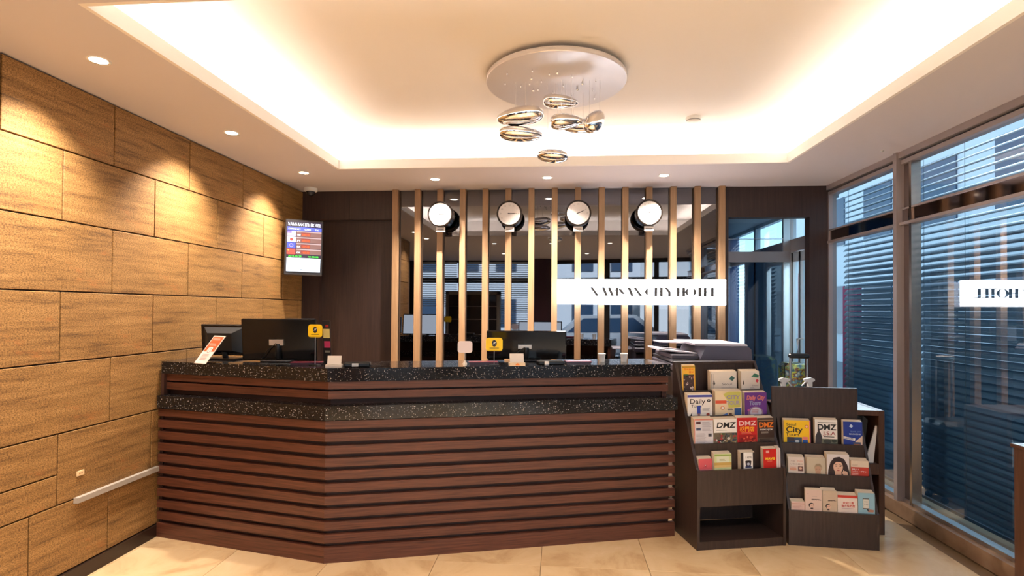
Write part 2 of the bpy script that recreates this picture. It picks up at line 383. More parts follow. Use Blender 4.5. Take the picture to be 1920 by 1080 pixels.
# ceiling: soffit with a raised coffer
ce = MB()
T = .02
ce.box((-5.3, -2.6, ZC), (CX0-T, YB+.12, ZC+T)); ce.box((CX1+T, -2.6, ZC), (2.60, YB+.12, ZC+T)); ce.box((2.60, -2.6, ZC), (3.6, 0, ZC+T))
ce.box((CX0-T, CY1+T, ZC), (CX1+T, YB+.12, ZC+T)); ce.box((CX0-T, -2.6, ZC), (CX1+T, CY0-T, ZC+T))
ce.build('ceiling', white_paint, kind='structure')
G = .30
cf = MB()
cf.box((CX0-G, CY0-G, ZU), (CX1+G, CY1+G, ZU+T))
for a, b_ in (((CX0-G-T, CY0-G), (CX0-G, CY1+G)), ((CX1+G, CY0-G), (CX1+G+T, CY1+G)), ((CX0-G-T, CY1+G), (CX1+G+T, CY1+G+T)), ((CX0-G-T, CY0-G-T), (CX1+G+T, CY0-G))):
    cf.box((*a, ZC+T), (*b_, ZU+T))
cf.build('ceiling_coffer', cove_paint, kind='structure')
lp = MB(); LH = 2.662
for a, b_ in (((CX0-T, CY0-T), (CX0, CY1+T)), ((CX1, CY0-T), (CX1+T, CY1+T)), ((CX0, CY1), (CX1, CY1+T)), ((CX0, CY0-T), (CX1, CY0))):
    lp.box((*a, ZC), (*b_, LH))
lp.build('trim_2', cove_paint, kind='structure')
MB().box((-5.3, -2.7, ZU+.05), (2.6, 8.3, ZU+.3)).box((2.6, -2.7, ZU+.05), (3.7, 0, ZU+.3)).build('ceiling_slab', pm('roof_slab', (.3, .3, .3), .8), kind='structure')

# back wall: dark veneer with door recess, smoked mirror and portal
wb = MB(); Y0, Y1 = YB, YB+.10
wb.box((XL-.02, Y0, 0), (-2.332, Y1, ZC)); wb.box((-2.332, Y0, 2.305), (-1.606, Y1, ZC)); wb.box((-1.606, Y0, 0), (-1.56, Y1, ZC))
wb.box((-1.56, Y0+.02, 0), (1.50, Y1, ZC)); wb.box((1.50, Y0, 0), (1.575, Y1, ZC)); wb.box((1.575, Y0, 2.305), (2.295, Y1, ZC)); wb.box((2.295, Y0, 0), (XR+.03, Y1, ZC))
wb = wb.build('wall_back', wen_m, kind='structure')
for x0, x1 in ((XL-.01, -2.03), (-2.03, -1.56)):
    B((x0+.001, Y0-.008, 2.307), (x1-.001, Y0, ZC-.003), .001).build('veneer_panel', wen_m, wb)
B((-2.332, Y0+.055, 0), (-1.606, Y0+.09, 2.305)).build('door_1', wen_m, kind='structure')
mir = B((-1.56, YB+.004, 0), (1.50, YB+.02, ZC-.002)).build('wall_mirror', mirror_m)
tag(mir, 'tall smoked mirror wall behind the pale vertical slats', 'mirror')

# slatted screen
scr = thing('slat_screen', 'row of pale oak vertical slats standing before the smoked mirror', 'slat screen', (-1.56, 5.120, 0))
s0 = None
for i in range(15):
    if s0 is None: s0 = B((-.0275, -.027, 0), (.0275, .027, ZC-.001), .002).build('slat', oak_m, scr)
    else: dup(s0, scr, (i*.2189, 0, 0))

# backlit sign
sg = thing('backlit_sign', 'glowing white light box with thin black capitals across the slats', 'sign', (0.0, 4.95, 1.492))
B((0, 0, 0), (1.495, .055, .228), .002).build('light_box', lamp_mat('sign_glow', (.84, .90, 1), 4), sg)
for x in (.62, 1.28): B((x, .055, .10), (x+.02, .145, .13)).build('standoff', satin_m, sg)
lt = MB(); didone(lt, 'NAMSAN CITY HOTEL', .298, .075, .078, 1.12, -.001, None, 1.9); lt.build('lettering', matte_black, sg)

# clocks
def make_clock(label, x, side, h1, h2):
    c = thing('wall_clock', label, 'clock', (x, 5.09, 2.322), 0, 'world clocks on the slats')
    MB().lathe([(.102, .004), (.104, -.004), (.113, -.006), (.118, -.002), (.119, .01), (.114, .022), (.114, .130), (.10, .134)], (0, -.14, 0), 1, 40, caps=(0, 1)).build('case', pm('bronze_black_case', (.03, .022, .018), .18, .6), c)
    MB().lathe([(.0, 0), (.103, 0)], (0, -.1385, 0), 1, 40, caps=(0, 0), smooth=False).build('dial', pm('clock_dial', (.72, .67, .64), .5), c)
    hm = MB()
    for k in range(12):
        a = R(30*k); text(hm, str(k or 12), math.sin(a)*.080, math.cos(a)*.080-.008, .022, -.1392, None, 'CENTER')
    hm.build('numerals', pm('grey_ink', (.30, .27, .26), .6), c, kind='stuff')
    for deg, L, w in ((h1, .048, .0045), (h2, .072, .003)):
        a = R(deg); dx, dz = math.sin(a), math.cos(a)
        MB().add([(-dz*w-dx*.014, -.1402, dx*w-dz*.014), (dz*w-dx*.014, -.1402, -dx*w-dz*.014), (dx*L+dz*w*.4, -.1402, dz*L-dx*w*.4), (dx*L-dz*w*.4, -.1402, dz*L+dx*w*.4)], [(0, 1, 2, 3)]).build('hand', matte_black, c)
    pl = B((-.042, -.115, -.165), (.042, -.10, -.118), .003).build('name_plate', pm('plate', (.78, .72, .68), .4), c)
    MB().box((-.030, -.1158, -.146), (.030, -.1152, -.137)).build('lettering', _mc['grey_ink'], pl)
    MB().tube([(0, -.05, -.11), (0, -.05, -.135), (0, -.104, -.14)], .008, 8).build('bracket', matte_black, c)
    return c
make_clock('black drum clock, leftmost of four, hands near a quarter to three', -1.088, 1, 86, 94)
make_clock('black drum clock, second from left, both hands pointing right', -.442, 1, 93, 88)
make_clock('black drum clock above the left end of the glowing sign', .187, 1, 70, 66)
make_clock('black drum clock, rightmost of four, hand pointing down left', .824, -1, 215, 40)

# ------------------------------------------------------------------ right glass wall
def bay(idx, y0, y1, post=True):
    w = thing('window_%d' % idx, None, None, (0, 0, 0)); w['kind'] = 'structure'
    MB().box((2.455, y0, 2.50), (2.53, y1, 2.53)).box((2.44, y0, 2.545), (2.55, y1, 2.588)).build('head_rail', frame_m, w)
    MB().box((2.485, y0, 2.53), (2.5, y1, 2.545)).build('shadow_gap', matte_black, w)
    MB().box((2.465, y0, 2.082), (2.515, y1, 2.172)).build('transom', steel_m, w)
    MB().box((2.445, y0, 2.062), (2.52, y1, 2.082)).box((2.455, y0, 2.172), (2.52, y1, 2.184)).build('transom_ledge', frame_m, w)
    MB().box((2.462, y0, .095), (2.52, y1, .118)).build('bottom_track', satin_m, w)
    for z0, z1 in ((.118, 2.062), (2.184, 2.50)):
        MB().add([(2.486, y0, z0), (2.486, y1, z0), (2.486, y1, z1), (2.486, y0, z1)], [(0, 1, 2, 3)]).build('pane', glass_m, w)
    if post:
        MB().box((2.425, y1, .0), (2.53, y1+.04, 2.588)).build('post', frame_m, w)
        MB().box((2.478, y1+.04-.105, .09), (2.50, y1, 2.5)).build('post_cladding', steel_m, w)
        MB().box((2.455, y1-.115, .1), (2.52, y1-.09, 2.50)).build('jamb', pm('warm_bronze', (.5, .40, .33), .25, 1), w)
    return w
bay(1, 4.14, YB-.002, False); bay(2, 2.42, 4.10); bay(3, .86, 2.38); bay(4, -.20, .82)
MB().box((2.455, YB-.02, .1), (2.52, YB, 2.5)).build('trim_3', frame_m, kind='structure')
kerb = noise_mat('taupe_stone_kerb', [(.3, s2l(128, 100, 78)), (.7, s2l(160, 130, 104))], nscale=5, rough=.25, rnd=False)[0]
MB().box((2.415, -.2, 0), (2.60, YB, .095)).build('baseboard_right', kerb, kind='structure')

# venetian blinds outside the panes
def blind(label, y0, y1, x=2.63, zt=2.68, zb=.14, rx=False, base=None, group='venetian blinds on the windows'):
    L = y1-y0
    t = thing('venetian_blind', label, 'blind', (x, y0, 0), 0, group) if not rx else thing('venetian_blind', label, 'blind', (y0, x, 0), -math.pi/2, group)
    if rx: t.rotation_euler = (0, 0, math.pi/2)*1 if False else (0, 0, -math.pi/2)
    hb = MB().box((-.03, 0, zt-.12), (.03, L, zt)); hb.build('head_box', blind_m, t)
    th = 0; w_ = .05; a, c = math.cos(th)*w_/2, math.sin(th)*w_/2
    v = []; nseg = 3
    for s_ in range(nseg+1):
        f = s_/nseg*2-1; bow = .003*(1-f*f)
        px_, pz_ = a*f-bow*math.sin(th), c*f+bow*math.cos(th); v += [(px_, 0, pz_), (px_, L, pz_)]
    k = len(v); v += [(p[0]+.0006, p[1], p[2]-.0008) for p in v]
    F = [(2*i, 2*i+1, 2*i+3, 2*i+2) for i in range(nseg)] + [(k+2*i, k+2*i+2, k+2*i+3, k+2*i+1) for i in range(nseg)]
    s0 = None; z = zt-.19
    while z > zb:
        if s0 is None: s0 = d_ = MB().add(v, F).build('slat', blind_m, t, (0, 0, z))
        else: d_ = dup(s0, t, (0, 0, z))
        ang = 36+25*min(1, max(0, (2.1-z)/.6))
        d_.rotation_euler = (0, -R(ang)+random.uniform(-.05, .05), 0)
        z -= .0485
    MB().box((-.025, 0, zb-.02), (.025, L, zb)).build('bottom_rail', blind_m, t)
    for f in ((.12, .88) if L < 1.2 else (.06, .40, .75, .96)):
        MB().tube([(-.028, L*f, zb), (-.028, L*f, zt-.1)], .0015, 4).build('cord', pm('cord', (.05, .08, .10), .7), t)
    return t
bl_g = 'venetian blinds on the windows'
blind('blue-grey venetian blind behind the narrow glass bay by the dark back wall', 4.24, 5.20)
blind('wide blue-grey venetian blind behind the large glass bay at the right edge', 2.30, 4.16)
blind('blue-grey venetian blind in the third bay, beyond the right edge of the frame', .60, 2.24)

# portal reveal and vestibule behind it
vest = MB()
vest.box((1.30, 5.25, 0), (1.40, 6.0, 2.7)); vest.build('wall_vestibule', pm('pale_grey_wall', s2l(165, 180, 190), .6), kind='structure')
MB().box((1.30, 5.25, 2.50), (2.6, 8.1, 2.56)).build('ceiling_vestibule', _mc['pale_grey_wall'], kind='structure')
w5 = thing('window_5', None, None); w5['kind'] = 'structure'
MB().box((1.40, 5.98, 1.965), (2.47, 6.03, 2.075)).build('header', frame_m, w5)
MB().box((1.70, 5.985, 2.075), (1.75, 6.02, 2.5)).box((2.40, 5.985, 0), (2.47, 6.02, 2.5)).build('mullion', satin_m, w5)
MB().box((1.60, 5.99, 2.21), (2.47, 6.0, 2.216)).build('rod', satin_m, w5)
for z0, z1 in ((0.02, 1.965), (2.075, 2.5)):
    MB().add([(1.40, 6.0, z0), (2.40, 6.0, z0), (2.40, 6.0, z1), (1.40, 6.0, z1)], [(0, 1, 2, 3)]).build('pane', glass_m, w5)
w6 = thing('window_6', None, None); w6['kind'] = 'structure'
MB().box((2.47, 5.26, 2.07), (2.53, 8.0, 2.20)).build('transom', frame_m, w6)
MB().box((2.47, 5.26, 2.46), (2.53, 8.0, 2.52)).box((2.47, 5.98, 0), (2.53, 6.04, 2.5)).box((2.47, 7.0, 0), (2.53, 7.06, 2.5)).box((2.47, 5.26, 0), (2.53, 5.29, 2.5)).build('frame', pm('white_frame', s2l(232, 238, 240), .35), w6)
MB().add([(2.50, 5.29, 2.2), (2.50, 8, 2.2), (2.50, 8, 2.46), (2.50, 5.29, 2.46)], [(0, 1, 2, 3)]).build('pane', glass_m, w6)
MB().box((2.47, 6.04, 0), (2.53, 7.4, 2.07)).build('daylight_block_panel', _mc['pale_grey_wall'], w6)  # added in place of glazing to keep daylight out and darken the corridor
MB().add([(2.50, 7.4, .1), (2.50, 8, .1), (2.50, 8, 2.07), (2.50, 7.4, 2.07)], [(0, 1, 2, 3)]).build('pane', glass_m, w6)
d2 = thing('door_2', None, None); d2['kind'] = 'structure'
MB().box((2.48, 5.76, .02), (2.53, 5.81, 2.06)).box((2.48, 5.94, .02), (2.53, 5.98, 2.06)).box((2.48, 5.29, 1.96), (2.53, 5.98, 2.06)).box((2.48, 5.29, .02), (2.53, 5.34, 2.06)).box((2.48, 5.29, .02), (2.53, 5.78, .2)).build('door_frame', _mc['white_frame'], d2)
MB().box((2.478, 5.782, .02), (2.482, 5.79, 2.06)).box((2.478, 5.955, .02), (2.482, 5.962, 2.06)).build('frame_groove', matte_black, d2)
MB().add([(2.505, 5.34, .2), (2.505, 5.94, .2), (2.505, 5.94, 1.96), (2.505, 5.34, 1.96)], [(0, 1, 2, 3)]).build('pane', glass_m, d2)
MB().tube([(2.478, 5.70, .98), (2.42, 5.70, .99), (2.42, 5.70, 1.16), (2.478, 5.70, 1.17)], .012, 8).build('door_handle', white_m, d2)
MB().box((1.3, 8.0, 0), (2.6, 8.1, 2.5)).build('wall_corridor', pm('corridor_reflection_blue', s2l(66, 100, 146), .6), kind='structure')  # wall colour carries the blue reflection of the glass partition
MB().box((1.2, 6.03, 0), (1.3, 8.1, 2.5)).build('wall_corridor_side', _mc['corridor_reflection_blue'], kind='structure')
d3 = thing('door_3', None, None); d3['kind'] = 'structure'
MB().box((1.95, 7.95, 0), (2.45, 8.0, 2.05)).build('door_leaf', pm('door_reflection_blue', s2l(120, 165, 205), .4), d3)  # lighter blue of the same glass reflection, put into the leaf colour
MB().box((1.90, 7.93, 0), (1.95, 8.0, 2.1)).box((1.90, 7.93, 2.05), (2.47, 8.0, 2.12)).build('door_frame', satin_m, d3)
pl_ = B((2.06, 7.94, 1.50), (2.26, 7.95, 1.60)).build('sign_plate', matte_black, d3)

# ------------------------------------------------------------------ rear of the lobby (seen in the mirror)
rw = MB()
rw.box((-5.2, -2.5, 0), (-3.4, -2.4, ZC)); rw.box((-3.4, -2.5, 0), (-.55, -2.4, .25)); rw.box((-3.4, -2.5, 2.06), (-.55, -2.4, 2.19)); rw.box((-3.4, -2.5, 2.54), (-.55, -2.4, ZC))
rw.box((-1.18, -2.5, .25), (-1.12, -2.4, 2.54)); rw.box((-2.34, -2.5, .25), (-2.26, -2.4, 2.54)); rw.build('wall_rear', pm('dark_bronze_frame', s2l(48, 46, 48), .4), kind='structure')
w7 = thing('window_7', None, None); w7['kind'] = 'structure'
MB().add([(-3.4, -2.45, .25), (-.55, -2.45, .25), (-.55, -2.45, 2.54), (-3.4, -2.45, 2.54)], [(0, 1, 2, 3)]).build('pane', clear_m, w7)
colm = B((-.58, -2.40, 0), (-.05, -1.9, ZC)).build('wall_pillar', pm('maroon_pillar', s2l(58, 30, 40), .4), kind='structure')
w8 = thing('window_8', None, None, (-.05, -2.40, 0), R(14)); w8['kind'] = 'structure'
MB().box((0, 0, 2.08), (3.7, .05, 2.18)).box((0, 0, 2.50), (3.7, .05, 2.588)).box((1.15, 0, 0), (1.28, .05, 2.5)).box((2.25, 0, 0), (2.35, .05, 2.5)).box((3.6, 0, 0), (3.7, .05, 2.5)).build('frame', _mc['dark_bronze_frame'], w8)
MB().add([(0, .02, 0), (3.7, .02, 0), (3.7, .02, 2.5), (0, .02, 2.5)], [(0, 1, 2, 3)]).build('pane', clear_m, w8)
MB().box((3.55, -1.6, 0), (3.6, -.2, 2.588)).box((2.53, -.24, 0), (3.6, -.2, 2.588)).build('wall_return', _mc['dim_plaster'], kind='structure')
# blinds on the rear window (raised to the lower part, seen as white stripes in the mirror)
for k, (a, b_, zb) in enumerate(((-3.38, -2.36, 1.5), (-2.24, -1.2, 1.1), (-1.10, -.62, .9))):
    t = thing('venetian_blind', ['pale blind on the rear window, leftmost in the mirror', 'pale blind on the rear window behind the display cabinet in the mirror', 'pale blind on the rear window beside the maroon pillar in the mirror'][k], 'blind', (a, -2.34, 0), 0, 'blinds on the rear window')
    B((0, -.02, 2.50), (b_-a, .02, 2.55)).build('head_box', pm('pale_blind', s2l(190, 205, 215), .5), t)
    s0 = None; z = 2.46
    while z > zb:
        if s0 is None: s0 = MB().add([(0, -.02, -.010), (b_-a, -.02, -.010), (b_-a, .02, .010), (0, .02, .010)], [(0, 1, 2, 3)]).build('slat', _mc['pale_blind'], t, (0, 0, z))
        else: dup(s0, t, (0, 0, z))
        z -= .05
dc = thing('display_cabinet', 'dark glass-fronted display cabinet with grey frame reflected in the mirror', 'cabinet', (-2.55, -1.95, 0))
MB().box((0, -.3, 0), (.07, 0, 1.85)).box((1.18, -.3, 0), (1.25, 0, 1.85)).box((0, -.3, 1.77), (1.25, 0, 1.85)).box((0, -.3, 0), (1.25, 0, .12)).box((0, -.3, 0), (1.25, -.28, 1.85)).build('body', pm('grey_cabinet', s2l(110, 105, 98), .5), dc)
MB().box((.07, -.06, .12), (1.18, -.04, 1.77)).build('glass_front', pm('dark_glass', (.02, .018, .02), .08), dc)
for z in (.5, .85, 1.2, 1.5): MB().box((.07, -.038, z), (1.18, -.03, z+.012)).build('shelf', satin_m, dc)

# ------------------------------------------------------------------ outside
MB().box((-14, -16, -.3), (16, 26, -.15)).build('ground_outside', pm('pavement', s2l(120, 124, 128), .8), kind='structure')
def far_building(label, x0, x1, y0, y1, h, mat, face, wins, wm):
    b_ = thing('far_building', label, 'building', ((x0+x1)/2, (y0+y1)/2, -.15)); ox, oy = b_.location.x, b_.location.y
    B((x0-ox, y0-oy, 0), (x1-ox, y1-oy, h)).build('wall', mat, b_)
    s0 = None
    for a, z, w_, hh in wins:
        if face == 'y': p0, p1 = (a-ox, y1-oy, z), (a+w_-ox, y1-oy+.04, z+hh)
        else: p0, p1 = (x0-oy*0-ox-.04, a-oy, z), (x0-ox, a+w_-oy, z+hh)
        f = B(p0, p1).build('window', wm, b_)
    return b_
wm_ = pm('far_window', s2l(52, 74, 98), .15); fw_ = pm('pale_facade', s2l(206, 210, 214), .8)
far_building('white building across the street, seen in the mirror', -9, 3.2, -12.5, -11, 6.5, fw_, 'y', [(-8.4+1.5*i, .9+2.2*j, .8, 1.1) for i in range(8) for j in range(2)], wm_)
far_building('pale building across the side street, seen between blind slats', 9, 10.5, -12, 22, 9.5, fw_, 'x', [(-11+2.4*i, .9+2.8*j, 1.3, 1.5) for i in range(13) for j in range(3)], wm_)
tag(B((3.15, 6.0, -.14), (3.2, 6.28, 1.72)).build('street_banner', pm('magenta_banner', s2l(150, 20, 75), .5)), 'magenta upright banner outside, left of the narrow blind', 'banner')
tag(B((2.9, 6.55, -.14), (2.95, 7.1, 1.9)).build('street_banner', _mc['magenta_banner']), 'magenta and white banner outside the white glass door', 'banner')
# parked car in front of the rear window
car = thing('parked_car', 'pale silver parked car outside, seen in the mirror below the sign', 'car', (1.6, -6.5, -.15))
prof = [(-2.1, .35), (-2.1, .75), (-1.5, .9), (-.9, 1.42), (.7, 1.45), (1.4, .95), (2.1, .8), (2.15, .35)]
MB().prism(prof, -.8, .8, 1).build('body', pm('car_paint', s2l(200, 206, 212), .25, .3), car)
MB().prism([(-1.3, .93), (-.82, 1.34), (.62, 1.37), (1.15, .95)], .801, .81, 1).build('side_glass', wm_, car)
for x in (-1.35, 1.35):
    for yy in (-.78, .62): MB().lathe([(.33, 0), (.33, .18)], (x, yy, .33), 1, 20).build('wheel', matte_black, car)

# ------------------------------------------------------------------ ceiling fittings
lamp_disc = lamp_mat('downlight_lens', (1, .86, .62), 14)
dl0 = None
DL = [(-2.137, 2.341, 'second nearest of the row along the tan wall'), (-2.14, 3.381, 'middle of the row along the tan wall'), (-2.149, 4.425, 'farthest of the row along the tan wall, by the dome camera'),
      (-1.082, 4.709, 'above the leftmost wall clock'), (-.092, 4.705, 'in line between the second and third wall clocks'), (.90, 4.684, 'above the rightmost wall clock'),
      (-2.137, 1.6, 'nearest the camera along the tan wall, out of frame'), (-1.1, .9, 'behind the camera to the left, seen in the mirror'), (-.1, .9, 'behind the camera in the middle, seen in the mirror'), (.9, .9, 'behind the camera to the right, seen in the mirror'),
      (-1.1, -.8, 'at the far rear left, seen in the mirror'), (.6, -.8, 'at the far rear right, seen in the mirror')]
for i, (x, y, wh) in enumerate(DL):
    lab = 'recessed round ceiling downlight ' + wh
    if dl0 is None:
        dl0 = thing('downlight', lab, 'ceiling light', (x, y, ZC), 0, 'recessed downlights')
        MB().lathe([(.036, -.001), (.048, -.004), (.050, 0)], (0, 0, 0), 2, 28, caps=(0, 0)).build('trim_ring', white_m, dl0)
        MB().lathe([(0, -.0025), (.036, -.0025)], (0, 0, 0), 2, 24, caps=(0, 0), smooth=False).build('lens', lamp_disc, dl0)
    else: dup_tree(dl0, (x, y, ZC), 0, lab)
    sd = bpy.data.lights.new('downlight_lamp', 'SPOT'); sd.energy = 80 if x < -2 else 140; sd.color = (1, .88, .77); sd.spot_size = R(92 if x < -2 else 120); sd.spot_blend = 1; sd.shadow_soft_size = .03
    so = bpy.data.objects.new('downlight_lamp', sd); COL.objects.link(so); so.location = (x, y, ZC-.012)
    if x < -2: so.rotation_euler = (0, R(22), 0)
dm = thing('dome_camera', 'small white dome security camera on the ceiling in the left corner', 'camera', (-2.36, 5.0, ZC))
MB().lathe([(.062, 0), (.062, -.028), (.05, -.034)], (0, 0, 0), 2, 28).build('base', white_m, dm)
MB().lathe([(.042*math.cos(R(a)), -.034-.042*math.sin(R(a))) for a in range(0, 91, 10)], (0, 0, 0), 2, 24).build('dome', pm('smoke_dome', (.03, .03, .035), .08), dm)
sm_ = thing('smoke_detector', 'round white smoke detector on the raised ceiling right of the pendant', 'smoke detector', (.99, 4.06, ZU))
MB().lathe([(.055, 0), (.058, -.012), (.05, -.02), (.05, -.03), (.03, -.04), (0, -.042)], (0, 0, 0), 2, 28).build('body', white_m, sm_)
MB().lathe([(.051, -.021), (.051, -.028)], (0, 0, 0), 2, 28).build('vent_ring', pm('vent_grey', (.3, .3, .3), .6), sm_)
ss = thing('ceiling_sensor', 'tiny grey sensor on the lower ceiling above the glass post', 'sensor', (2.30, 4.05, ZC))
MB().lathe([(.012, 0), (.010, -.006), (0, -.008)], (0, 0, 0), 2, 12).build('cap', satin_m, ss)

# pendant lamp: disc with pins and chrome pebbles
DXc, DYc, DR = -.0145, 3.2535, .417
pd = thing('pendant_lamp', 'round white ceiling disc hung with polished chrome pebbles on fine wires', 'pendant lamp', (DXc, DYc, 2.80))
MB().lathe([(.30, .06), (.30, .028), (DR, .028), (DR+.003, .02), (DR+.003, .004), (DR, 0), (0, 0)], (0, 0, 0), 2, 72, smooth=False).build('canopy_disc', pm('satin_white_disc', (.66, .63, .64), .3, .35), pd)
pins = [(-.292, 3.066),(-.317, 3.202),(-.147, 3.041),(-.155, 3.146),(-.1, 3.187),(-.171, 3.219),(-.153, 3.315),(-.224, 3.247),(-.123, 3.301),(-.052, 3.089),(-.006, 3.078),(.077, 3.133),(.029, 3.264),(-.033, 3.355),(.117, 3.317),(.143, 3.233),(.219, 3.193),(.209, 3.331),(.228, 3.465),(.081, 3.396)]
big = {3, 6, 10, 14, 15}
pin0 = {}
for i, (x, y) in enumerate(pins):
    k = i in big; r_ = .008 if k else .004
    if k not in pin0: pin0[k] = MB().lathe([(0, 0), (r_*.5, 0), (r_*.5, -.006), (r_, -.010), (r_, -.016), (0, -.022)], (0, 0, 0), 2, 12).build('ceiling_pin', chrome_m, pd, (x-DXc, y-DYc, 0))
    else: dup(pin0[k], pd, (x-DXc, y-DYc, 0))
def pebble(cx, cy, cz, L, Hh, D, tilt, yaw, taper):
    mb = MB(); nu, nv = 28, 18; v = []; F = []
    for i in range(nv+1):
        a = math.pi*i/nv; xx = -math.cos(a); rr_ = math.sin(a)**.8*(1+taper*xx)
        for j in range(nu):
            w = 2*math.pi*j/nu; v.append((xx*L/2, rr_*D/2*math.cos(w), rr_*Hh/2*math.sin(w)))
    for i in range(nv):
        for j in range(nu): F.append((i*nu+j, i*nu+(j+1) % nu, (i+1)*nu+(j+1) % nu, (i+1)*nu+j))
    mb.add(v, F, None, True); return mb.build('chrome_pebble', chrome_m, pd, (cx-DXc, cy-DYc, cz-2.80), (0, tilt, yaw))
PB = [(.014, 3.25, 2.690, .215, .075, .13, R(4), .1, -.25), (-.226, 3.22, 2.597, .285, .105, .16, R(-5), -.1, .15), (-.226, 3.27, 2.505, .265, .085, .15, R(3), .1, -.2),
      (.049, 3.20, 2.552, .20, .085, .12, R(-5), .2, -.35), (.125, 3.40, 2.590, .20, .08, .12, R(2), -.2, .2), (.214, 3.22, 2.555, .155, .105, .11, R(-52), .5, -.1), (-.032, 3.25, 2.362, .185, .075, .14, R(4), 0, .05)]
for p in PB: pebble(*p)
wire = pm('fine_wire', (.75, .72, .70), .3, .6)
for p in PB:
    for dx in (-.03, .03): MB().tube([(p[0]-DXc+dx, p[1]-DYc, 0), (p[0]-DXc+dx, p[1]-DYc, p[2]-2.80)], .0008, 4).build('wire', wire, pd)

# ------------------------------------------------------------------ reception counter
A_, B_, C_ = Vector((-2.495, 3.221)), Vector((-1.301, 2.975)), Vector((.757, 3.558))
n1 = Vector((-(B_-A_).y, (B_-A_).x)).normalized(); n2 = Vector((-(C_-B_).y, (C_-B_).x)).normalized()
d1 = (B_-A_).normalized(); d2_ = (C_-B_).normalized(); mit = (n1+n2)/(1+n1.dot(n2))
def ring(off, ext=0):
    a = A_+n1*off; a = a + d1*((-2.495-a.x)/d1.x)      # stay against the wall
    return a, B_+mit*off, C_+n2*off+d2_*ext
ct = thing('reception_counter', 'angled reception counter with walnut planks and speckled black stone ledges', 'counter', (B_.x, B_.y, 0))
O = Vector((B_.x, B_.y))
def seg(o0, o1, z0, z1, name, mat, ext=0, split=True, parent=None, bump=0):
    f, k = ring(o0, ext), ring(o1, ext)
    f = [p-O for p in f]; k = [p-O for p in k]
    if split:
        for i in (0, 1): MB().prism([tuple(f[i]), tuple(f[i+1]), tuple(k[i+1]), tuple(k[i])], z0, z1).build(name, mat, parent or ct)
    else:
        MB().prism([tuple(f[0]), tuple(f[1]), tuple(f[2]), tuple(k[2]), tuple(k[1]), tuple(k[0])], z0, z1).build(name, mat, parent or ct)
seg(.028, .06, 0, .80, 'front_board', recess_m, -.03, False)
seg(.075, .10, .88, 1.03, 'upper_board', recess_m, -.06, False)
seg(0, .028, 0, .088, 'plank', plank_m)
z = .112
while z < .80:
    seg(0, .028, z, min(z+.0475, .800), 'plank', plank_m); z += .0715
for z0, z1 in ((.918, .962), (.974, 1.016)): seg(.040, .075, z0, z1, 'plank', plank_m, -.028)
seg(-.012, .14, .806, .885, 'stone_ledge', stone_m, .012, False)
seg(.022, .42, 1.020, 1.095, 'stone_top', stone_m, -.02, False)
B((-1.19, .26, .0), (-1.17, .60, 1.02)).build('end_support', recess_m, ct)
pe = [C_-O+n2*.06-d2_*.06, C_-O+n2*.40-d2_*.06, C_-O+n2*.40-d2_*.03, C_-O+n2*.06-d2_*.03]
MB().prism([tuple(p) for p in pe], 0, 1.02).build('end_panel', plank_m, ct)
# staff desk behind the counter
dk = thing('staff_desk', 'low dark staff desk behind the reception counter', 'desk', (-1.0, 3.75, 0), R(15.8))
B((-1.0, -.05, .71), (1.65, .35, .74)).build('desk_top', rack_m, dk)
for x in (-.98, .3, 1.60): B((x, -.03, 0), (x+.03, .33, .71)).build('desk_panel', rack_m, dk)

# monitors ------------------------------------------------------------------
scr_m = lamp_mat('monitor_screen', (.75, .85, .95), .9)
def monitor(label, loc, rz, w, h, zb, tilt, tk=.035, crt=False, group=None):
    """back faces local -y; zb = bottom edge above the counter top"""
    t = thing('computer_monitor', label, 'monitor', loc, rz, 'monitors on the counter')
    hd = MB().box((-w/2, -tk/2, 0), (w/2, tk/2, h), None, .006)
    hd = hd.build('screen_housing', pm('glossy_black', (.008, .008, .009), .12), t, (0, 0, zb), (tilt, 0, 0))
    if crt: MB().add([(-w*.42, -tk/2, h*.08), (w*.42, -tk/2, h*.08), (w*.42, -tk/2, h*.92), (-w*.42, -tk/2, h*.92), (-w*.25, -tk/2-.05, h*.2), (w*.25, -tk/2-.05, h*.2), (w*.25, -tk/2-.05, h*.75), (-w*.25, -tk/2-.05, h*.75)],
                  [(4, 5, 6, 7), (0, 1, 5, 4), (1, 2, 6, 5), (2, 3, 7, 6), (3, 0, 4, 7)]).build('back_hump', matte_black, hd)
    MB().box((-w/2+.012, tk/2+.0005, .015), (w/2-.012, tk/2+.0015, h-.012)).build('display', scr_m, hd)
    MB().box((-.055, -tk/2-.012, h*.38), (.035, -tk/2, h*.52)).build('mount_plate', satin_m if not crt else black_m, hd)
    MB().tube([(0, -.03, zb+h*.40), (0, -.035, zb+.02), (0, -.02, .012)], .018, 10).build('neck', black_m, t)
    MB().box((-.10, -.07, 0), (.10, .08, .012), None, .004).build('foot', black_m, t)
    if not crt: MB().tube([(-.01, -.04, zb+h*.42), (-.06, -.05, zb+h*.25), (-.10, -.04, zb+.01), (-.11, -.02, .02)], .003, 6).build('cable', black_m, t)
    return t
TZ = 1.095
monitor('small black till monitor behind the orange leaflet at the left wall', (-2.18, 3.44, TZ), R(-4), .345, .205, .03, R(5), .05, True)
monitor('large glossy black monitor seen from behind beside the tall memo strip', (-1.775, 3.36, TZ), R(4), .475, .27, .006, R(6))
monitor('wide glossy black monitor seen from behind, in front of the slats', (-.205, 3.66, TZ), R(3), .535, .19, .012, R(4))

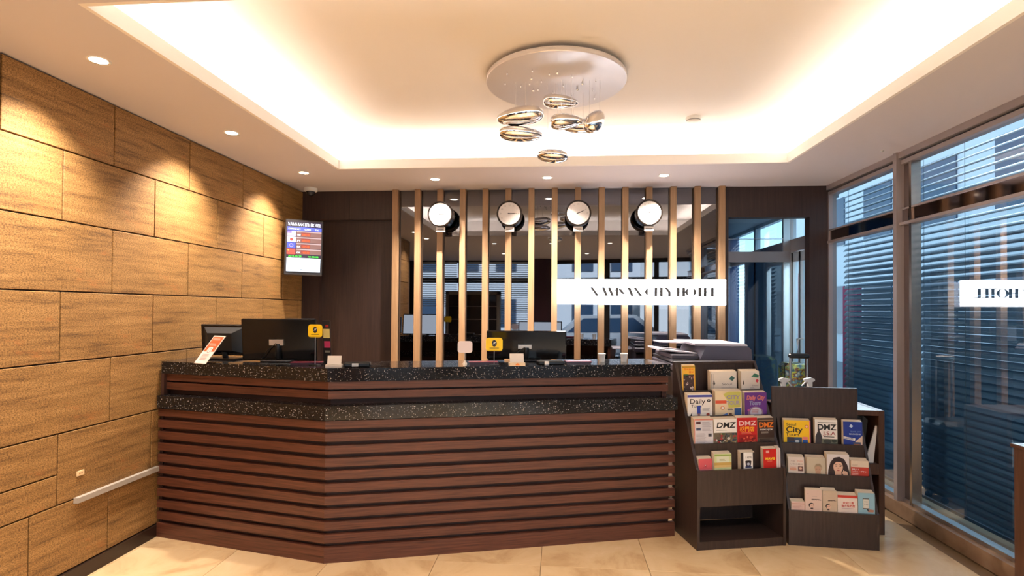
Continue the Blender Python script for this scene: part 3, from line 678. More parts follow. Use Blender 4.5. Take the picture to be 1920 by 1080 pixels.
# counter top objects --------------------------------------------------------
fy = thing('leaflet_holder', 'slanted acrylic stand holding an orange and white leaflet, left end of counter', 'leaflet stand', (-2.165, 3.135, TZ), R(-24))
lean = R(-38)
sheet = B((-.058, 0, 0), (.058, .002, .205)).build('leaflet', ink(232, 214, 204), fy, (0, 0, .004), (lean, 0, 0))
pr_ = MB(); ww, hh = .116, .205
prints(pr_, [('r', .06, .42, .94, .96, ink(230, 92, 48)), ('p', [(.30, .42), (.30, .52), (.36, .58), (.64, .58), (.70, .52), (.70, .42)], ink(235, 225, 215)), ('e', .5, .46, .15, .085, ink(150, 120, 110)), ('e', .5, .46, .12, .068, ink(240, 232, 226)),
    ('t', '53', .5, .43, .09, ink(90, 70, 66), 'CENTER', .16), ('l', .2, .62, .8, .72, 2, ink(244, 200, 180)), ('l', .15, .82, .85, .9, 2, ink(244, 190, 170)), ('l', .2, .1, .8, .34, 5, ink(200, 170, 160))], ww, hh, -.0006)
pm_ = pr_.build('cover_print', None, sheet, (-ww/2, 0, 0))
MB().box((-.06, .003, 0), (.06, .005, .21)).build('acrylic_back', clear_m, fy, (0, 0, .004), (lean, 0, 0))
B((-.06, -.01, 0), (.06, .11, .003)).build('acrylic_foot', clear_m, fy)
def clip_sign(name, label, cat, loc, rz, w, h, zc, mat, items, base, group=None):
    t = thing(name, label, cat, loc, rz, group)
    r_ = min(w, h)*.22; pts = []
    for cx, cz, a0 in ((w/2-r_, h/2-r_, 0), (-w/2+r_, h/2-r_, 90), (-w/2+r_, -h/2+r_, 180), (w/2-r_, -h/2+r_, 270)):
        for k in range(5): a = R(a0+k*22.5); pts.append((cx+r_*math.cos(a), cz+r_*math.sin(a)))
    bd = MB().prism(pts, 0, .003, 1).build('sign_board', mat, t, (0, 0, zc))
    if items:
        q = MB(); prints(q, items, w, h, -.0004); q.build('sign_print', None, bd, (-w/2, 0, -h/2))
    MB().tube([(0, .004, zc-h/2+.01), (0, .004, .004)], .0022, 6).build('stem', satin_m, t)
    if base == 'diamond': MB().lathe([(0, 0), (.010, .004), (.014, .018), (.004, .036), (0, .038)], (0, 0, 0), 2, 4, smooth=False).build('base', white_m, t)
    else: MB().box((-.03, -.02, 0), (.03, .025, .005), None, .001).build('base', black_m, t)
    return t
yel = ink(250, 212, 20)
plane_ic = [('e', .5, .58, .15, .25, ink(22, 22, 40)), ('p', [(.42, .50), (.60, .66), (.61, .69), (.57, .69), (.40, .54)], ink(235, 235, 235)), ('p', [(.47, .62), (.44, .66), (.54, .64)], ink(235, 235, 235)), ('p', [(.53, .56), (.57, .50), (.55, .60)], ink(235, 235, 235)),
            ('r', .22, .20, .78, .245, ink(120, 95, 20)), ('r', .05, .02, .95, .06, ink(205, 170, 20))]
clip_sign('counter_sign', 'yellow rounded sign with black plane badge, before the large left monitor', 'sign', (-1.453, 3.16, TZ), R(-6), .092, .077, .207, yel, plane_ic, 'x')
clip_sign('counter_sign', 'yellow rounded sign with black plane badge, before the wide right monitor', 'sign', (-.385, 3.33, TZ), R(8), .104, .082, .128, yel, plane_ic, 'x')
clip_sign('card_clip', 'blank white card on a thin stem clip, left of the yellow sign', 'card holder', (-.548, 3.215, TZ), R(5), .088, .070, .118, ink(222, 214, 222), None, 'diamond')
def card_holder(label, loc, rz, w, h, mark):
    t = thing('card_holder', label, 'card holder', loc, rz)
    B((-w/2-.006, -.018, 0), (w/2+.006, .03, .020), .002).build('tray', ink(225, 205, 180) if mark else ink(214, 206, 198), t)
    c = B((-w/2, 0, 0), (w/2, .006, h)).build('card', paper_m, t, (0, 0, .008), (R(-14), 0, 0))
    if mark:
        n_ = 12; MB().add([(.013*math.cos(math.pi*i/n_), -.0188, .004+.013*math.sin(math.pi*i/n_)) for i in range(n_+1)], [tuple(range(n_+1))]).build('half_round_mark', ink(226, 130, 50), t)
card_holder('white name cards in a pale tray beside the black card reader', (-1.285, 3.045, TZ), R(10), .078, .062, False)
card_holder('white cards in a cream tray with an orange half round mark', (-.242, 3.315, TZ), R(14), .086, .068, True)
cr_ = thing('card_reader', 'low black card reader with a white label right of the corner', 'card reader', (-1.17, 3.11, TZ), R(14))
B((-.075, -.02, 0), (.075, .045, .028), .006).build('body', black_m, cr_); B((-.028, -.024, .004), (.008, -.018, .022)).build('label_plate', white_m, cr_)
MB().tube([(.07, .0, .008), (.105, -.02, .006), (.13, .01, .006)], .003, 6).build('cable', black_m, cr_)
cr2 = thing('card_reader', 'flat black pad with a small white block before the wide monitor', 'card reader', (-.05, 3.40, TZ), R(14))
B((-.06, .0, 0), (.10, .09, .022), .005).build('body', black_m, cr2); B((-.030, -.03, 0), (-.004, -.012, .024), .002).build('white_block', white_m, cr2)
for lab, x, y, w in (('black and red tray under the left yellow sign', -1.52, 3.20, .17), ('black and red tray left of the cream card tray', -.46, 3.39, .17), ('black and red tray near the right end of the counter', .135, 3.53, .155)):
    t = thing('pen_tray', lab, 'tray', (x, y, TZ), R(12), 'black and red trays')
    MB().prism([(-w/2, 0), (w/2, 0), (w/2+.008, .013), (-w/2-.008, .013)], -.035, .035, 1).build('body', pm('dark_plum', (.04, .01, .02), .3), t)
    MB().box((-w/2-.006, -.034, .013), (w/2+.006, .034, .016)).build('rim', pm('red_rim', s2l(140, 40, 60), .35), t)
ms = thing('memo_strip', 'tall dark strip with yellow and pink notes beside the large monitor', 'memo board', (-1.475, 3.40, TZ), R(0))
bd = B((-.030, 0, .0), (.022, .006, .265)).build('strip', black_m, ms, (0, 0, 0), (R(6), 0, 0))
q = MB(); prints(q, [('r', .1, .58, .92, .80, ink(236, 222, 140)), ('r', .18, .34, .95, .50, ink(214, 60, 110)), ('r', .25, .22, .9, .27, ink(150, 150, 130)), ('r', .4, .84, .8, .90, ink(180, 40, 30))], .052, .265, -.0005); q.build('notes', None, bd, (-.030, 0, 0))
for lab, x, y in (('small white paper cup behind the counter, left of the pair', .30, 3.66), ('small white paper cup behind the counter, right of the pair', .45, 3.70)):
    t = thing('paper_cup', lab, 'cup', (x, y, TZ)); MB().lathe([(.018, 0), (.024, .05), (.025, .052), (.022, .05), (.017, .004), (0, .004)], (0, 0, 0), 2, 20).build('cup', white_m, t)
    MB().lathe([(.0255, .050), (.0265, .0525), (.0255, .055), (.024, .052)], (0, 0, 0), 2, 20).build('rim', white_m, t)

# ------------------------------------------------------------------ rate board on the left wall
rb = thing('rate_board', 'angled upright screen showing currency rates above the till', 'screen', (-2.30, 4.74, 1.735), R(24))
rw_, rh = .325, .505
rb.rotation_euler = (0, R(1.2), R(24))
hs = B((-rw_/2, 0, 0), (rw_/2, .045, rh), .006).build('housing', pm('dark_bezel', (.035, .03, .03), .35), rb)
def glow(nm, c, s=1.0): return lamp_mat('lcd_'+nm, s2l(*c), s)
q = MB(); gw = glow('white', (240, 240, 250), 1.3)
prints(q, [('r', .05, .06, .95, .97, glow('dark', (40, 30, 45))), ('r', .05, .80, .95, .865, glow('blue', (80, 90, 200))),
  ('t', 'CURRENCY', .08, .815, .035, gw, 'LEFT', .32), ('t', 'CASH', .50, .815, .035, gw, 'LEFT', .16), ('t', 'T/C', .78, .815, .035, gw, 'LEFT', .09)]
  + [('r', .30, .375+.106*i, .95, .475+.106*i, glow('brown', (118, 84, 78))) for i in range(4)]
  + [('r', .30, .455+.106*i, .95, .472+.106*i, glow('brown2', (165, 140, 140))) for i in range(4)]
  + [('t', s_, .315, .395+.106*i, .036, gw, 'LEFT', .085) for i, s_ in enumerate(('CNY', 'EUR', 'JPY', 'USD'))]
  + [('r', .42, .385+.106*i, .66, .448+.106*i, glow('maroon', (130, 50, 40))) for i in range(4)]
  + [('t', s_, .44, .393+.106*i, .05, glow('orange', (255, 92, 30), 1.2), 'LEFT', .19) for i, s_ in enumerate(('165.50', '1225.00', '1050.00', '1062.00'))]
  + [('r', .06, .695, .28, .79, glow('flagw', (220, 190, 215))), ('r', .06, .745, .17, .79, glow('flagb', (130, 110, 220)))] + [('r', .06, .70+.02*i, .28, .708+.02*i, glow('pinkst', (225, 130, 150))) for i in range(2)]
  + [('r', .06, .59, .28, .685, gw), ('e', .17, .637, .045, .029, glow('red', (215, 60, 50))), ('r', .06, .48, .28, .58, glow('eu', (70, 80, 210))), ('r', .06, .37, .28, .47, glow('cn', (225, 70, 55)))]
  + [('e', .17+.045*math.cos(k*math.pi/6), .53+.029*math.sin(k*math.pi/6), .006, .004, glow('yellow', (250, 220, 80))) for k in range(12)] + [('e', .10, .445, .016, .010, _mc['lcd_yellow'])]
  + [('t', '2015.05.29', .10, .325, .042, glow('green', (60, 235, 60), 1.2), 'LEFT', .34), ('t', '18:30:05', .60, .325, .042, _mc['lcd_green'], 'LEFT', .27),
     ('r', .06, .065, .94, .31, glow('pic', (215, 232, 240), 1.2)), ('l', .70, .09, .78, .26, 9, glow('pg', (110, 125, 140))), ('l', .2, .16, .5, .20, 3, glow('pg2', (180, 195, 210))), ('e', .45, .10, .04, .01, glow('pg3', (130, 140, 150)))], rw_, rh, -.0006)
didone(q, 'NAMSAN CITY HOTEL', .022, rh*.885, rh*.055, rw_-.044, -.0032, gw, 1.6)
q.build('display', None, hs, (-rw_/2, 0, 0))
MB().tube([(0, .04, rh*.5), (-.02, .12, rh*.5), (-.10, .15, rh*.5)], .015, 8).build('wall_arm', matte_black, rb)
tag(MB().box((XL, 2.64, .412), (XL+.026, 3.235, .440)).build('wall_trunking', pm('grey_trunking', s2l(168, 158, 146), .4)), 'grey cable trunking bar on the tan wall running to the counter', 'trunking')
ol = thing('wall_socket', 'small cream socket plate low on the tan wall above the trunking', 'socket', (XL, 2.676, .56))
B((0, -.022, -.013), (.006, .022, .013), .001).build('plate', ink(226, 196, 150), ol)
for yy in (-.01, .003): MB().box((.006, yy, -.004), (.0065, yy+.006, .004)).build('slot', ink(150, 110, 70), ol)

# ------------------------------------------------------------------ copier behind the racks
cp = thing('office_copier', 'large dark grey office copier with raised document feeder behind the counter end', 'copier', (.84, 3.98, 0), R(3))
gy = pm('copier_grey', s2l(74, 68, 78), .4); lg = pm('copier_light', s2l(196, 192, 200), .4); dg = pm('copier_dark', s2l(38, 36, 42), .35)
B((0, 0, .06), (.56, .62, 1.00), .01).build('body', gy, cp)
for k in range(3): dwr = B((.03, -.012, .12+.16*k), (.53, 0, .26+.16*k), .004).build('paper_drawer', lg, cp); B((.2, -.018, .20+.16*k), (.36, -.012, .225+.16*k), .002).build('handle', dg, dwr)
B((-.01, .0, 1.005), (.57, .66, 1.055), .008).build('scanner_deck', gy, cp)
B((-.005, .01, 1.06), (.565, .65, 1.085), .006).build('deck_lid', dg, cp)
MB().prism([(.19, 1.087), (.235, 1.185), (.53, 1.185), (.555, 1.165), (.562, 1.087)], .02, .60, 1).build('document_feeder', pm('copier_slate', s2l(92, 88, 104), .35), cp)
MB().prism([(.165, 1.187), (.54, 1.187), (.53, 1.200), (.15, 1.204)], .04, .60, 1).build('feeder_cover', lg, cp)
MB().prism([(-.08, 1.145), (.20, 1.118), (.20, 1.128), (-.08, 1.156)], .12, .50, 1).build('input_tray', lg, cp)
MB().prism([(-.04, 1.195), (.17, 1.19), (.17, 1.200), (-.04, 1.203)], .25, .48, 1).build('paper_guide', lg, cp)
B((.0, .05, 1.086), (.19, .58, 1.118), .005).build('output_tray', gy, cp)
B((-.22, .10, 1.02), (-.01, .45, 1.035), .004).build('side_tray', lg, cp)
for k in range(4): MB().lathe([(.03, 0), (.03, .04)], (.06+.44*(k % 2), .08+.46*(k//2), .03), 1, 14).build('castor', matte_black, cp)

# ------------------------------------------------------------------ brochure racks
def rack_side(parent, name, u, poly, th=.018):
    MB().prism(poly, u, u+th, 0).build(name, rack_m, parent)
RA1 = R(13); RO1 = Vector((.845, 3.352, 0)); RW1 = .582
k1 = thing('brochure_rack', 'tall dark four-tier brochure rack against the counter end', 'brochure rack', RO1, RA1)
p1 = [(0, 0), (0, .478), (.018, .49), (.318, 1.10), (.345, 1.10), (.345, 0)]
rack_side(k1, 'side_panel', 0, p1); rack_side(k1, 'side_panel', RW1-.018, p1)
B((.018, .325, .05), (RW1-.018, .342, 1.097)).build('back_panel', rack_m, k1)
B((0, .317, 1.085), (RW1, .347, 1.103), .002).build('top_rail', rack_m, k1)
B((.018, .003, .272), (RW1-.018, .02, .474)).build('front_panel', rack_m, k1)
B((.018, .003, 0), (RW1-.018, .32, .05)).build('plinth', rack_m, k1)
B((.018, .003, .258), (RW1-.018, .32, .273)).build('cubby_shelf', rack_m, k1)
L1 = [(.02, .478), (.082, .62), (.16, .775), (.238, .925)]
for i, (v_, zl) in enumerate(L1):
    if i: B((.018, v_-.014, L1[i-1][1]-.06), (RW1-.018, v_, zl)).build('tier_front', rack_m, k1)
    B((.018, v_, zl-.060), (RW1-.018, (L1[i+1][0] if i < 3 else .339)-.014, zl-.048)).build('pocket_shelf', rack_m, k1)
RA2 = R(-3.3); RO2 = Vector((1.432, 3.492, 0)); RW2 = .515
k2 = thing('brochure_rack', 'lower dark three-tier brochure rack with a tall back board', 'brochure rack', RO2, RA2)
p2 = [(0, 0), (0, .215), (.012, .225), (.218, .745), (.236, .745), (.236, 0)]
rack_side(k2, 'side_panel', 0, p2, .014); rack_side(k2, 'side_panel', RW2-.014, p2, .014)
B((-.03, .222, .05), (RW2-.02, .237, .945), .002).build('back_board', rack_m, k2)
B((.014, .001, 0), (RW2-.014, .015, .213)).build('front_panel', rack_m, k2)
L2 = [(.015, .215), (.088, .420), (.165, .595)]
for i, (v_, zl) in enumerate(L2):
    if i: B((.014, v_-.012, L2[i-1][1]-.064), (RW2-.014, v_, zl)).build('tier_front', rack_m, k2)
    B((.014, v_, zl-.064), (RW2-.014, (L2[i+1][0] if i < 2 else .234)-.012, zl-.052)).build('pocket_shelf', rack_m, k2)

def stack(label, RO, RA, tiers, tier, u0, u1, ztop, thick, cover, items, lean=2, yaw=0, rise=.014):
    v_, zl = tiers[tier]; nv = tiers[tier+1][0] if tier+1 < len(tiers) else (.325 if tiers is L1 else .222)
    zb = zl-(.048 if tiers is L1 else .052)+.001; w = u1-u0; h = (ztop-zb)/math.cos(R(lean))
    avail = nv-.014-v_
    th = min(thick, avail-.006-math.tan(R(lean))*(ztop-zb), .042)
    u = Vector((math.cos(RA), math.sin(RA), 0)); vv = Vector((-math.sin(RA), math.cos(RA), 0))
    o = RO + u*((u0+u1)/2) + vv*(v_+.003) + Vector((0, 0, zb))
    t = thing('brochure_stack', label, 'brochures', o, RA+yaw, 'brochures in the racks')
    ln = (R(-lean), 0, 0)
    cv = B((-w/2, 0, 0), (w/2, .0012, h)).build('cover', cover, t, (0, 0, 0), ln)
    n_ = max(3, int(th/.005)); pg = MB(); rnd = random.Random(label)
    for i in range(n_):
        a = .0015+(th-.0015)*i/n_; b_ = .0015+(th-.0015)*(i+.86)/n_; jx = rnd.uniform(-.0012, .0012); jz = rise*i/n_ - rnd.uniform(0, .0025)
        pg.box((-w/2+jx, a, 0), (w/2+jx, b_, h-.0005+jz))
    pg.build('leaflets', page_m, t, (0, 0, 0), ln, kind='stuff')
    q = MB(); prints(q, items, w, h, -.0003); q.build('cover_print', None, cv, (-w/2, 0, 0))
    return t
K = ink(24, 20, 22); Wt = ink(240, 234, 228); RD = ink(200, 34, 28)
def photo(x0, z0, x1, z1, cols, seed, n_=26):
    rnd = random.Random(seed); out = [('r', x0, z0, x1, z1, cols[0])]
    for i in range(n_):
        cx, cz = rnd.uniform(x0+.04, x1-.04), rnd.uniform(z0+.03, z1-.03); rx = min(rnd.uniform(.02, .08), cx-x0, x1-cx); rz = min(rnd.uniform(.015, .05), cz-z0, z1-cz)
        out.append(('e', cx, cz, rx, rz, rnd.choice(cols[1:])))
    return out
s1 = lambda *a, **k: stack(a[0], RO1, RA1, L1, *a[1:], **k)
s2 = lambda *a, **k: stack(a[0], RO2, RA2, L2, *a[1:], **k)
# ---- rack 1, top tier
s1('narrow yellow leaflets with orange heading, top left pocket of the tall rack', 3, .022, .110, 1.083, .012, ink(244, 190, 60),
   [('r', 0, .95, 1, .965, K), ('t', '한국음식', .12, .86, .07, ink(232, 110, 40), 'LEFT', .72, .02), ('t', '홍보', .50, .77, .07, ink(232, 110, 40), 'LEFT', .40, .02)] + photo(.08, .05, .92, .72, [ink(70, 52, 50), ink(222, 206, 196), ink(150, 96, 90), ink(96, 60, 56), ink(40, 30, 30), ink(190, 170, 160)], 3, 34) + [('r', .08, .70, .40, .73, ink(50, 110, 60))])
seoul = lambda c: [('p', [(.70, .70), (.83, .62), (.93, .74), (.80, .83)], c), ('t', 'Seoul', .42, .46, .13, ink(110, 96, 92), 'LEFT', .38), ('p', [(.12, .44), (.17, .52), (.12, .66), (.08, .52)], ink(84, 78, 74)), ('l', .4, .30, .9, .40, 3, ink(180, 170, 164))]
s1('cream city guide stack with a green label, middle of the top tier', 3, .218, .400, 1.043, .05, ink(226, 216, 204), seoul(ink(70, 110, 104)) + [('r', .03, .3, .06, .9, ink(140, 130, 120)), ('r', .09, .3, .10, .9, ink(160, 150, 140))])
s1('cream city guide stack with a green label, right of the top tier', 3, .432, .560, 1.043, .05, ink(226, 216, 204), [('p', [(.55, .78), (.75, .92), (.98, .84), (.95, .74)], ink(60, 120, 96)), ('p', [(.12, .44), (.17, .52), (.12, .66), (.08, .52)], ink(84, 78, 74))])
t_ = s1('smaller cream booklet with a red label leaning in the top right pocket', 3, .485, .562, 1.012, .01, ink(228, 218, 208), [('p', [(.62, .74), (.80, .66), (.92, .78), (.76, .86)], ink(205, 60, 80)), ('t', 'Seoul', .30, .50, .10, ink(150, 120, 120), 'LEFT', .55), ('l', .1, .2, .6, .45, 5, ink(190, 180, 172))], yaw=0)
t_.location += Vector((math.sin(RA1), -math.cos(RA1), 0))*.0 ; t_['label'] = 'smaller cream booklet with a red label before the right city guides'
# ---- rack 1, third tier
s1('white brochures with a black serif title and a blue top band', 2, .020, .186, .908, .06, Wt,
   [('r', 0, .90, 1, .98, ink(70, 74, 160)), ('t', 'Daily', .08, .68, .235, K, 'LEFT', .62, .012), ('t', 'Tours', .14, .55, .14, K, 'LEFT', .42), ('e', .86, .78, .07, .05, K), ('e', .86, .78, .03, .02, Wt), ('p', [(.38, .32), (.52, .32), (.52, .56), (.56, .60), (.46, .62), (.38, .58)], ink(50, 72, 170)),
    ('r', .40, .22, .50, .33, ink(170, 120, 120)), ('e', .82, .30, .07, .045, ink(180, 70, 50)), ('p', [(.08, .22), (.18, .40), (.16, .22)], K), ('l', .6, .42, .9, .52, 4, ink(170, 165, 165))])
s1('cream and yellow city tour brochures, centre of the third tier', 2, .208, .388, .928, .06, ink(232, 212, 178),
   [('p', [(.30, .90), (.50, .97), (.98, .97), (.95, .48), (.50, .46), (.45, .70)], ink(196, 192, 96)), ('t', 'CITY', .42, .74, .17, ink(150, 140, 170), 'LEFT', .52, .03), ('t', 'TOUR', .42, .56, .17, ink(160, 150, 176), 'LEFT', .52, .03), ('r', 0, .60, .42, .70, ink(222, 92, 62)),
    ('e', .27, .46, .08, .06, ink(226, 120, 60)), ('e', .27, .46, .055, .042, Wt), ('r', .72, .20, .98, .45, ink(52, 92, 150)), ('p', [(.2, .22), (.45, .30), (.45, .22)], ink(80, 120, 200)), ('r', .50, .18, .62, .30, ink(120, 80, 60)), ('l', .45, .38, .68, .44, 2, K), ('r', 0, .1, 1, .18, ink(60, 50, 60))])
s1('purple brochures with pink and blue lettering, right of the third tier', 2, .410, .562, .915, .06, ink(104, 54, 140),
   [('t', 'Daily City', .08, .76, .20, ink(244, 170, 110), 'LEFT', .84, .03, .2), ('t', 'Daily City', .085, .765, .195, ink(206, 84, 110), 'LEFT', .82, .0, .2), ('t', 'Tours', .20, .58, .18, ink(220, 226, 246), 'LEFT', .5, .03, .2), ('t', 'Tours', .205, .583, .175, ink(50, 84, 150), 'LEFT', .48, 0, .2),
    ('e', .48, .30, .36, .22, ink(150, 120, 150)), ('e', .50, .32, .27, .17, ink(206, 200, 214)), ('l', .32, .28, .68, .42, 4, ink(190, 120, 110)), ('e', .16, .40, .05, .04, ink(210, 100, 160))])
# ---- rack 1, second tier
s1('white travel leaflets with a pink edge and small photos, left of second tier', 1, .026, .150, .768, .06, ink(214, 210, 216),
   [('r', 0, .96, 1, 1, ink(214, 130, 110)), ('r', 0, 0, .04, 1, ink(226, 150, 130)), ('r', .10, .84, .34, .92, ink(84, 44, 48)), ('r', .10, .64, .34, .72, ink(70, 80, 110)), ('r', .74, .44, .92, .54, ink(60, 60, 70)), ('l', .42, .62, .92, .92, 8, ink(176, 170, 178)), ('l', .10, .24, .66, .56, 8, ink(176, 170, 178))])
s1('white DMZ brochures with black lettering and a street photo', 1, .156, .308, .765, .06, Wt,
   [('t', 'DMZ', .10, .72, .25, ink(40, 36, 36), 'LEFT', .86, .03, .15), ('l', .1, .62, .7, .66, 1, ink(180, 176, 172))] + photo(.0, .18, 1, .56, [ink(110, 98, 80), ink(52, 46, 50), ink(210, 204, 196), ink(170, 60, 60), ink(84, 96, 60), ink(150, 130, 90), ink(60, 70, 90)], 5, 46))
s1('red DMZ brochures with yellow characters', 1, .312, .446, .770, .06, ink(196, 30, 30),
   [('t', 'DMZ', .06, .76, .20, ink(240, 200, 196), 'LEFT', .88, .02), ('t', '板門店', .12, .58, .17, ink(248, 170, 40), 'LEFT', .74, .03), ('l', .2, .48, .8, .54, 2, ink(236, 140, 110))] + photo(.05, .16, .95, .46, [ink(160, 30, 28), ink(210, 70, 50), ink(120, 20, 24), ink(224, 110, 80)], 6, 22))
s1('dark brown DMZ brochures with orange lettering, right of second tier', 1, .450, .562, .766, .06, ink(64, 44, 36),
   [('t', 'DMZ', .07, .70, .23, ink(240, 130, 40), 'LEFT', .88, .03), ('r', .05, .91, .95, .94, ink(150, 120, 90)), ('t', 'PANMUNJOM', .12, .60, .075, Wt, 'LEFT', .76, .02), ('l', .2, .50, .8, .57, 2, ink(170, 160, 150)), ('r', 0, .2, 1, .36, ink(90, 76, 66)), ('l', .1, .22, .9, .34, 3, ink(40, 30, 28))])
# ---- rack 1, lowest tier
s1('pink booklets with cream page edges, left of the lowest tier', 0, .022, .110, .540, .045, ink(204, 84, 92), [('e', .5, .62, .08, .05, ink(150, 40, 50)), ('e', .5, .65, .03, .02, Wt), ('l', .3, .50, .7, .56, 2, ink(150, 50, 60)), ('r', 0, .0, 1, .44, ink(196, 110, 120))])
s1('pale green scenic booklets on the lowest tier', 0, .124, .236, .567, .045, ink(206, 214, 158), [('r', .14, .58, .86, .88, ink(214, 216, 190)), ('r', 0, .50, 1, .62, ink(196, 160, 84)), ('r', 0, .40, 1, .5, ink(214, 184, 120)), ('l', .3, .68, .7, .78, 2, ink(170, 170, 130)), ('r', .02, .9, .98, .97, ink(150, 170, 90))])
s1('black leaflets with a white ten percent strip and a cup picture', 0, .298, .392, .570, .045, ink(38, 26, 26), [('r', .18, 0, .84, 1, Wt), ('t', '10%', .28, .74, .13, ink(90, 80, 80), 'LEFT', .46), ('p', [(.30, .62), (.74, .62), (.68, .40), (.36, .40)], ink(60, 50, 60)), ('e', .52, .62, .22, .035, ink(30, 24, 26)), ('e', .52, .50, .10, .06, ink(180, 186, 200)), ('r', .3, .34, .74, .40, ink(48, 54, 96))])
s1('red leaflets with yellow writing, right of the lowest tier', 0, .448, .535, .588, .03, ink(206, 36, 28), [('t', 'NAVIS', .16, .58, .12, ink(250, 210, 50), 'LEFT', .72, .04), ('r', .20, .84, .44, .94, ink(232, 170, 160)), ('l', .3, .5, .7, .55, 1, ink(240, 160, 120))])
s1('thin white leaflets at the right end of the lowest tier', 0, .537, .562, .590, .03, ink(236, 214, 206), [('r', .4, 0, .55, 1, ink(200, 170, 170))])
# ---- rack 2
s2('bright yellow city tour brochures, top left of the low rack', 2, .028, .190, .735, .04, ink(252, 204, 10),
   [('t', 'Seoul', .10, .82, .13, ink(60, 46, 20), 'LEFT', .36, .01), ('t', 'City', .08, .60, .27, K, 'LEFT', .62, .015), ('t', 'Tours', .08, .47, .16, K, 'LEFT', .50, .01), ('e', .86, .80, .07, .06, ink(200, 130, 40)), ('e', .86, .80, .045, .04, ink(250, 190, 150)), ('r', .12, .22, .68, .44, ink(50, 76, 110)), ('r', .12, .30, .4, .44, ink(56, 48, 60)), ('e', .5, .30, .08, .05, ink(206, 214, 220)), ('r', .70, .22, .90, .36, ink(30, 84, 170)), ('r', .70, .36, .90, .46, ink(232, 130, 120)), ('r', .96, 0, 1, 1, ink(240, 120, 140))])
s2('white DMZ J.S.A brochures with a soldier photo, centre of the low rack', 2, .218, .352, .745, .05, Wt,
   [('r', .12, .90, .94, .925, ink(150, 146, 142)), ('t', 'DMZ', .10, .68, .25, K, 'LEFT', .84, .03), ('t', 'J.S.A', .36, .52, .165, ink(150, 30, 40), 'LEFT', .58, .01), ('l', .38, .44, .92, .49, 1, K), ('r', .28, .16, 1, .40, ink(106, 110, 92)), ('e', .55, .32, .18, .07, ink(60, 62, 56)), ('e', .85, .34, .12, .05, ink(50, 56, 48)),
    ('p', [(.0, .16), (.02, .48), (.10, .60), (.16, .66), (.24, .60), (.32, .44), (.26, .16)], ink(54, 50, 56)), ('e', .16, .64, .05, .05, ink(74, 60, 56)), ('r', .28, .16, .96, .20, ink(84, 96, 60))])
s2('royal blue travel brochures, top right of the low rack', 2, .388, .500, .738, .05, ink(32, 58, 150),
   [('p', [(.30, .84), (.44, .80), (.52, .86), (.40, .92)], ink(200, 214, 240)), ('t', 'TRAVEL CITY', .36, .66, .06, ink(120, 150, 210), 'LEFT', .56, .01), ('t', 'MAGAZINE', .30, .58, .06, ink(210, 220, 240), 'LEFT', .60, .02), ('p', [(.0, .52), (.62, .46), (.60, .38), (.0, .44)], Wt), ('t', 'DISCOUNT', .04, .43, .07, ink(40, 60, 140), 'LEFT', .5, .03), ('p', [(.62, .36), (1, .56), (1, .14), (.62, .14)], ink(226, 200, 184)), ('r', .5, .16, .90, .34, ink(70, 84, 120)), ('r', .54, .19, .86, .28, ink(190, 120, 70))])
s2('white leaflets with pink print, left of the middle tier of the low rack', 1, .030, .124, .518, .045, ink(228, 212, 200), [('t', '서울', .12, .80, .08, ink(180, 150, 140), 'LEFT', .3), ('t', '면세점', .54, .80, .08, ink(220, 130, 110), 'LEFT', .34), ('t', 'ソウル観光', .1, .68, .08, ink(130, 100, 100), 'LEFT', .8), ('e', .3, .50, .22, .06, ink(220, 170, 140)), ('r', .60, .42, .94, .62, ink(110, 70, 64)), ('e', .76, .54, .1, .05, ink(220, 180, 160)), ('l', .1, .44, .56, .60, 4, ink(220, 150, 130))])
s2('beige booklets with a faint portrait, second on the middle tier', 1, .140, .248, .520, .05, ink(196, 184, 162), [('e', .62, .60, .22, .15, ink(176, 158, 132)), ('e', .60, .52, .17, .15, ink(190, 152, 126)), ('p', [(.44, .62), (.50, .74), (.72, .76), (.80, .62), (.62, .66)], ink(158, 140, 114)), ('e', .54, .53, .02, .01, ink(120, 90, 74)), ('e', .67, .53, .02, .01, ink(120, 90, 74)), ('r', .55, .42, .66, .435, ink(170, 110, 96)), ('r', .46, .2, .76, .40, ink(184, 150, 124))])
s2('booklets with a portrait of a long haired woman', 1, .258, .388, .545, .05, ink(222, 214, 212),
   [('p', [(.03, .10), (.06, .46), (.16, .72), (.32, .88), (.56, .92), (.78, .84), (.92, .64), (1, .40), (1, .10)], ink(52, 34, 34)), ('e', .50, .56, .215, .215, ink(232, 190, 164)), ('p', [(.36, .42), (.64, .42), (.66, .2), (.36, .2)], ink(222, 176, 150)), ('p', [(.28, .62), (.30, .80), (.55, .84), (.74, .74), (.74, .62), (.62, .74), (.42, .74)], ink(48, 30, 30)),
    ('e', .41, .59, .05, .014, ink(50, 34, 34)), ('e', .60, .59, .05, .014, ink(50, 34, 34)), ('p', [(.34, .635), (.46, .65), (.46, .64), (.35, .62)], ink(80, 54, 46)), ('p', [(.54, .65), (.67, .635), (.66, .62), (.54, .64)], ink(80, 54, 46)), ('e', .50, .505, .03, .01, ink(206, 150, 126)), ('e', .50, .44, .07, .018, ink(196, 92, 88)),
    ('e', .80, .36, .12, .07, ink(230, 186, 160)), ('p', [(.70, .38), (.74, .48), (.78, .40)], ink(230, 186, 160)), ('p', [(.72, .34), (.92, .36), (.98, .12), (.76, .12)], ink(226, 182, 156))])
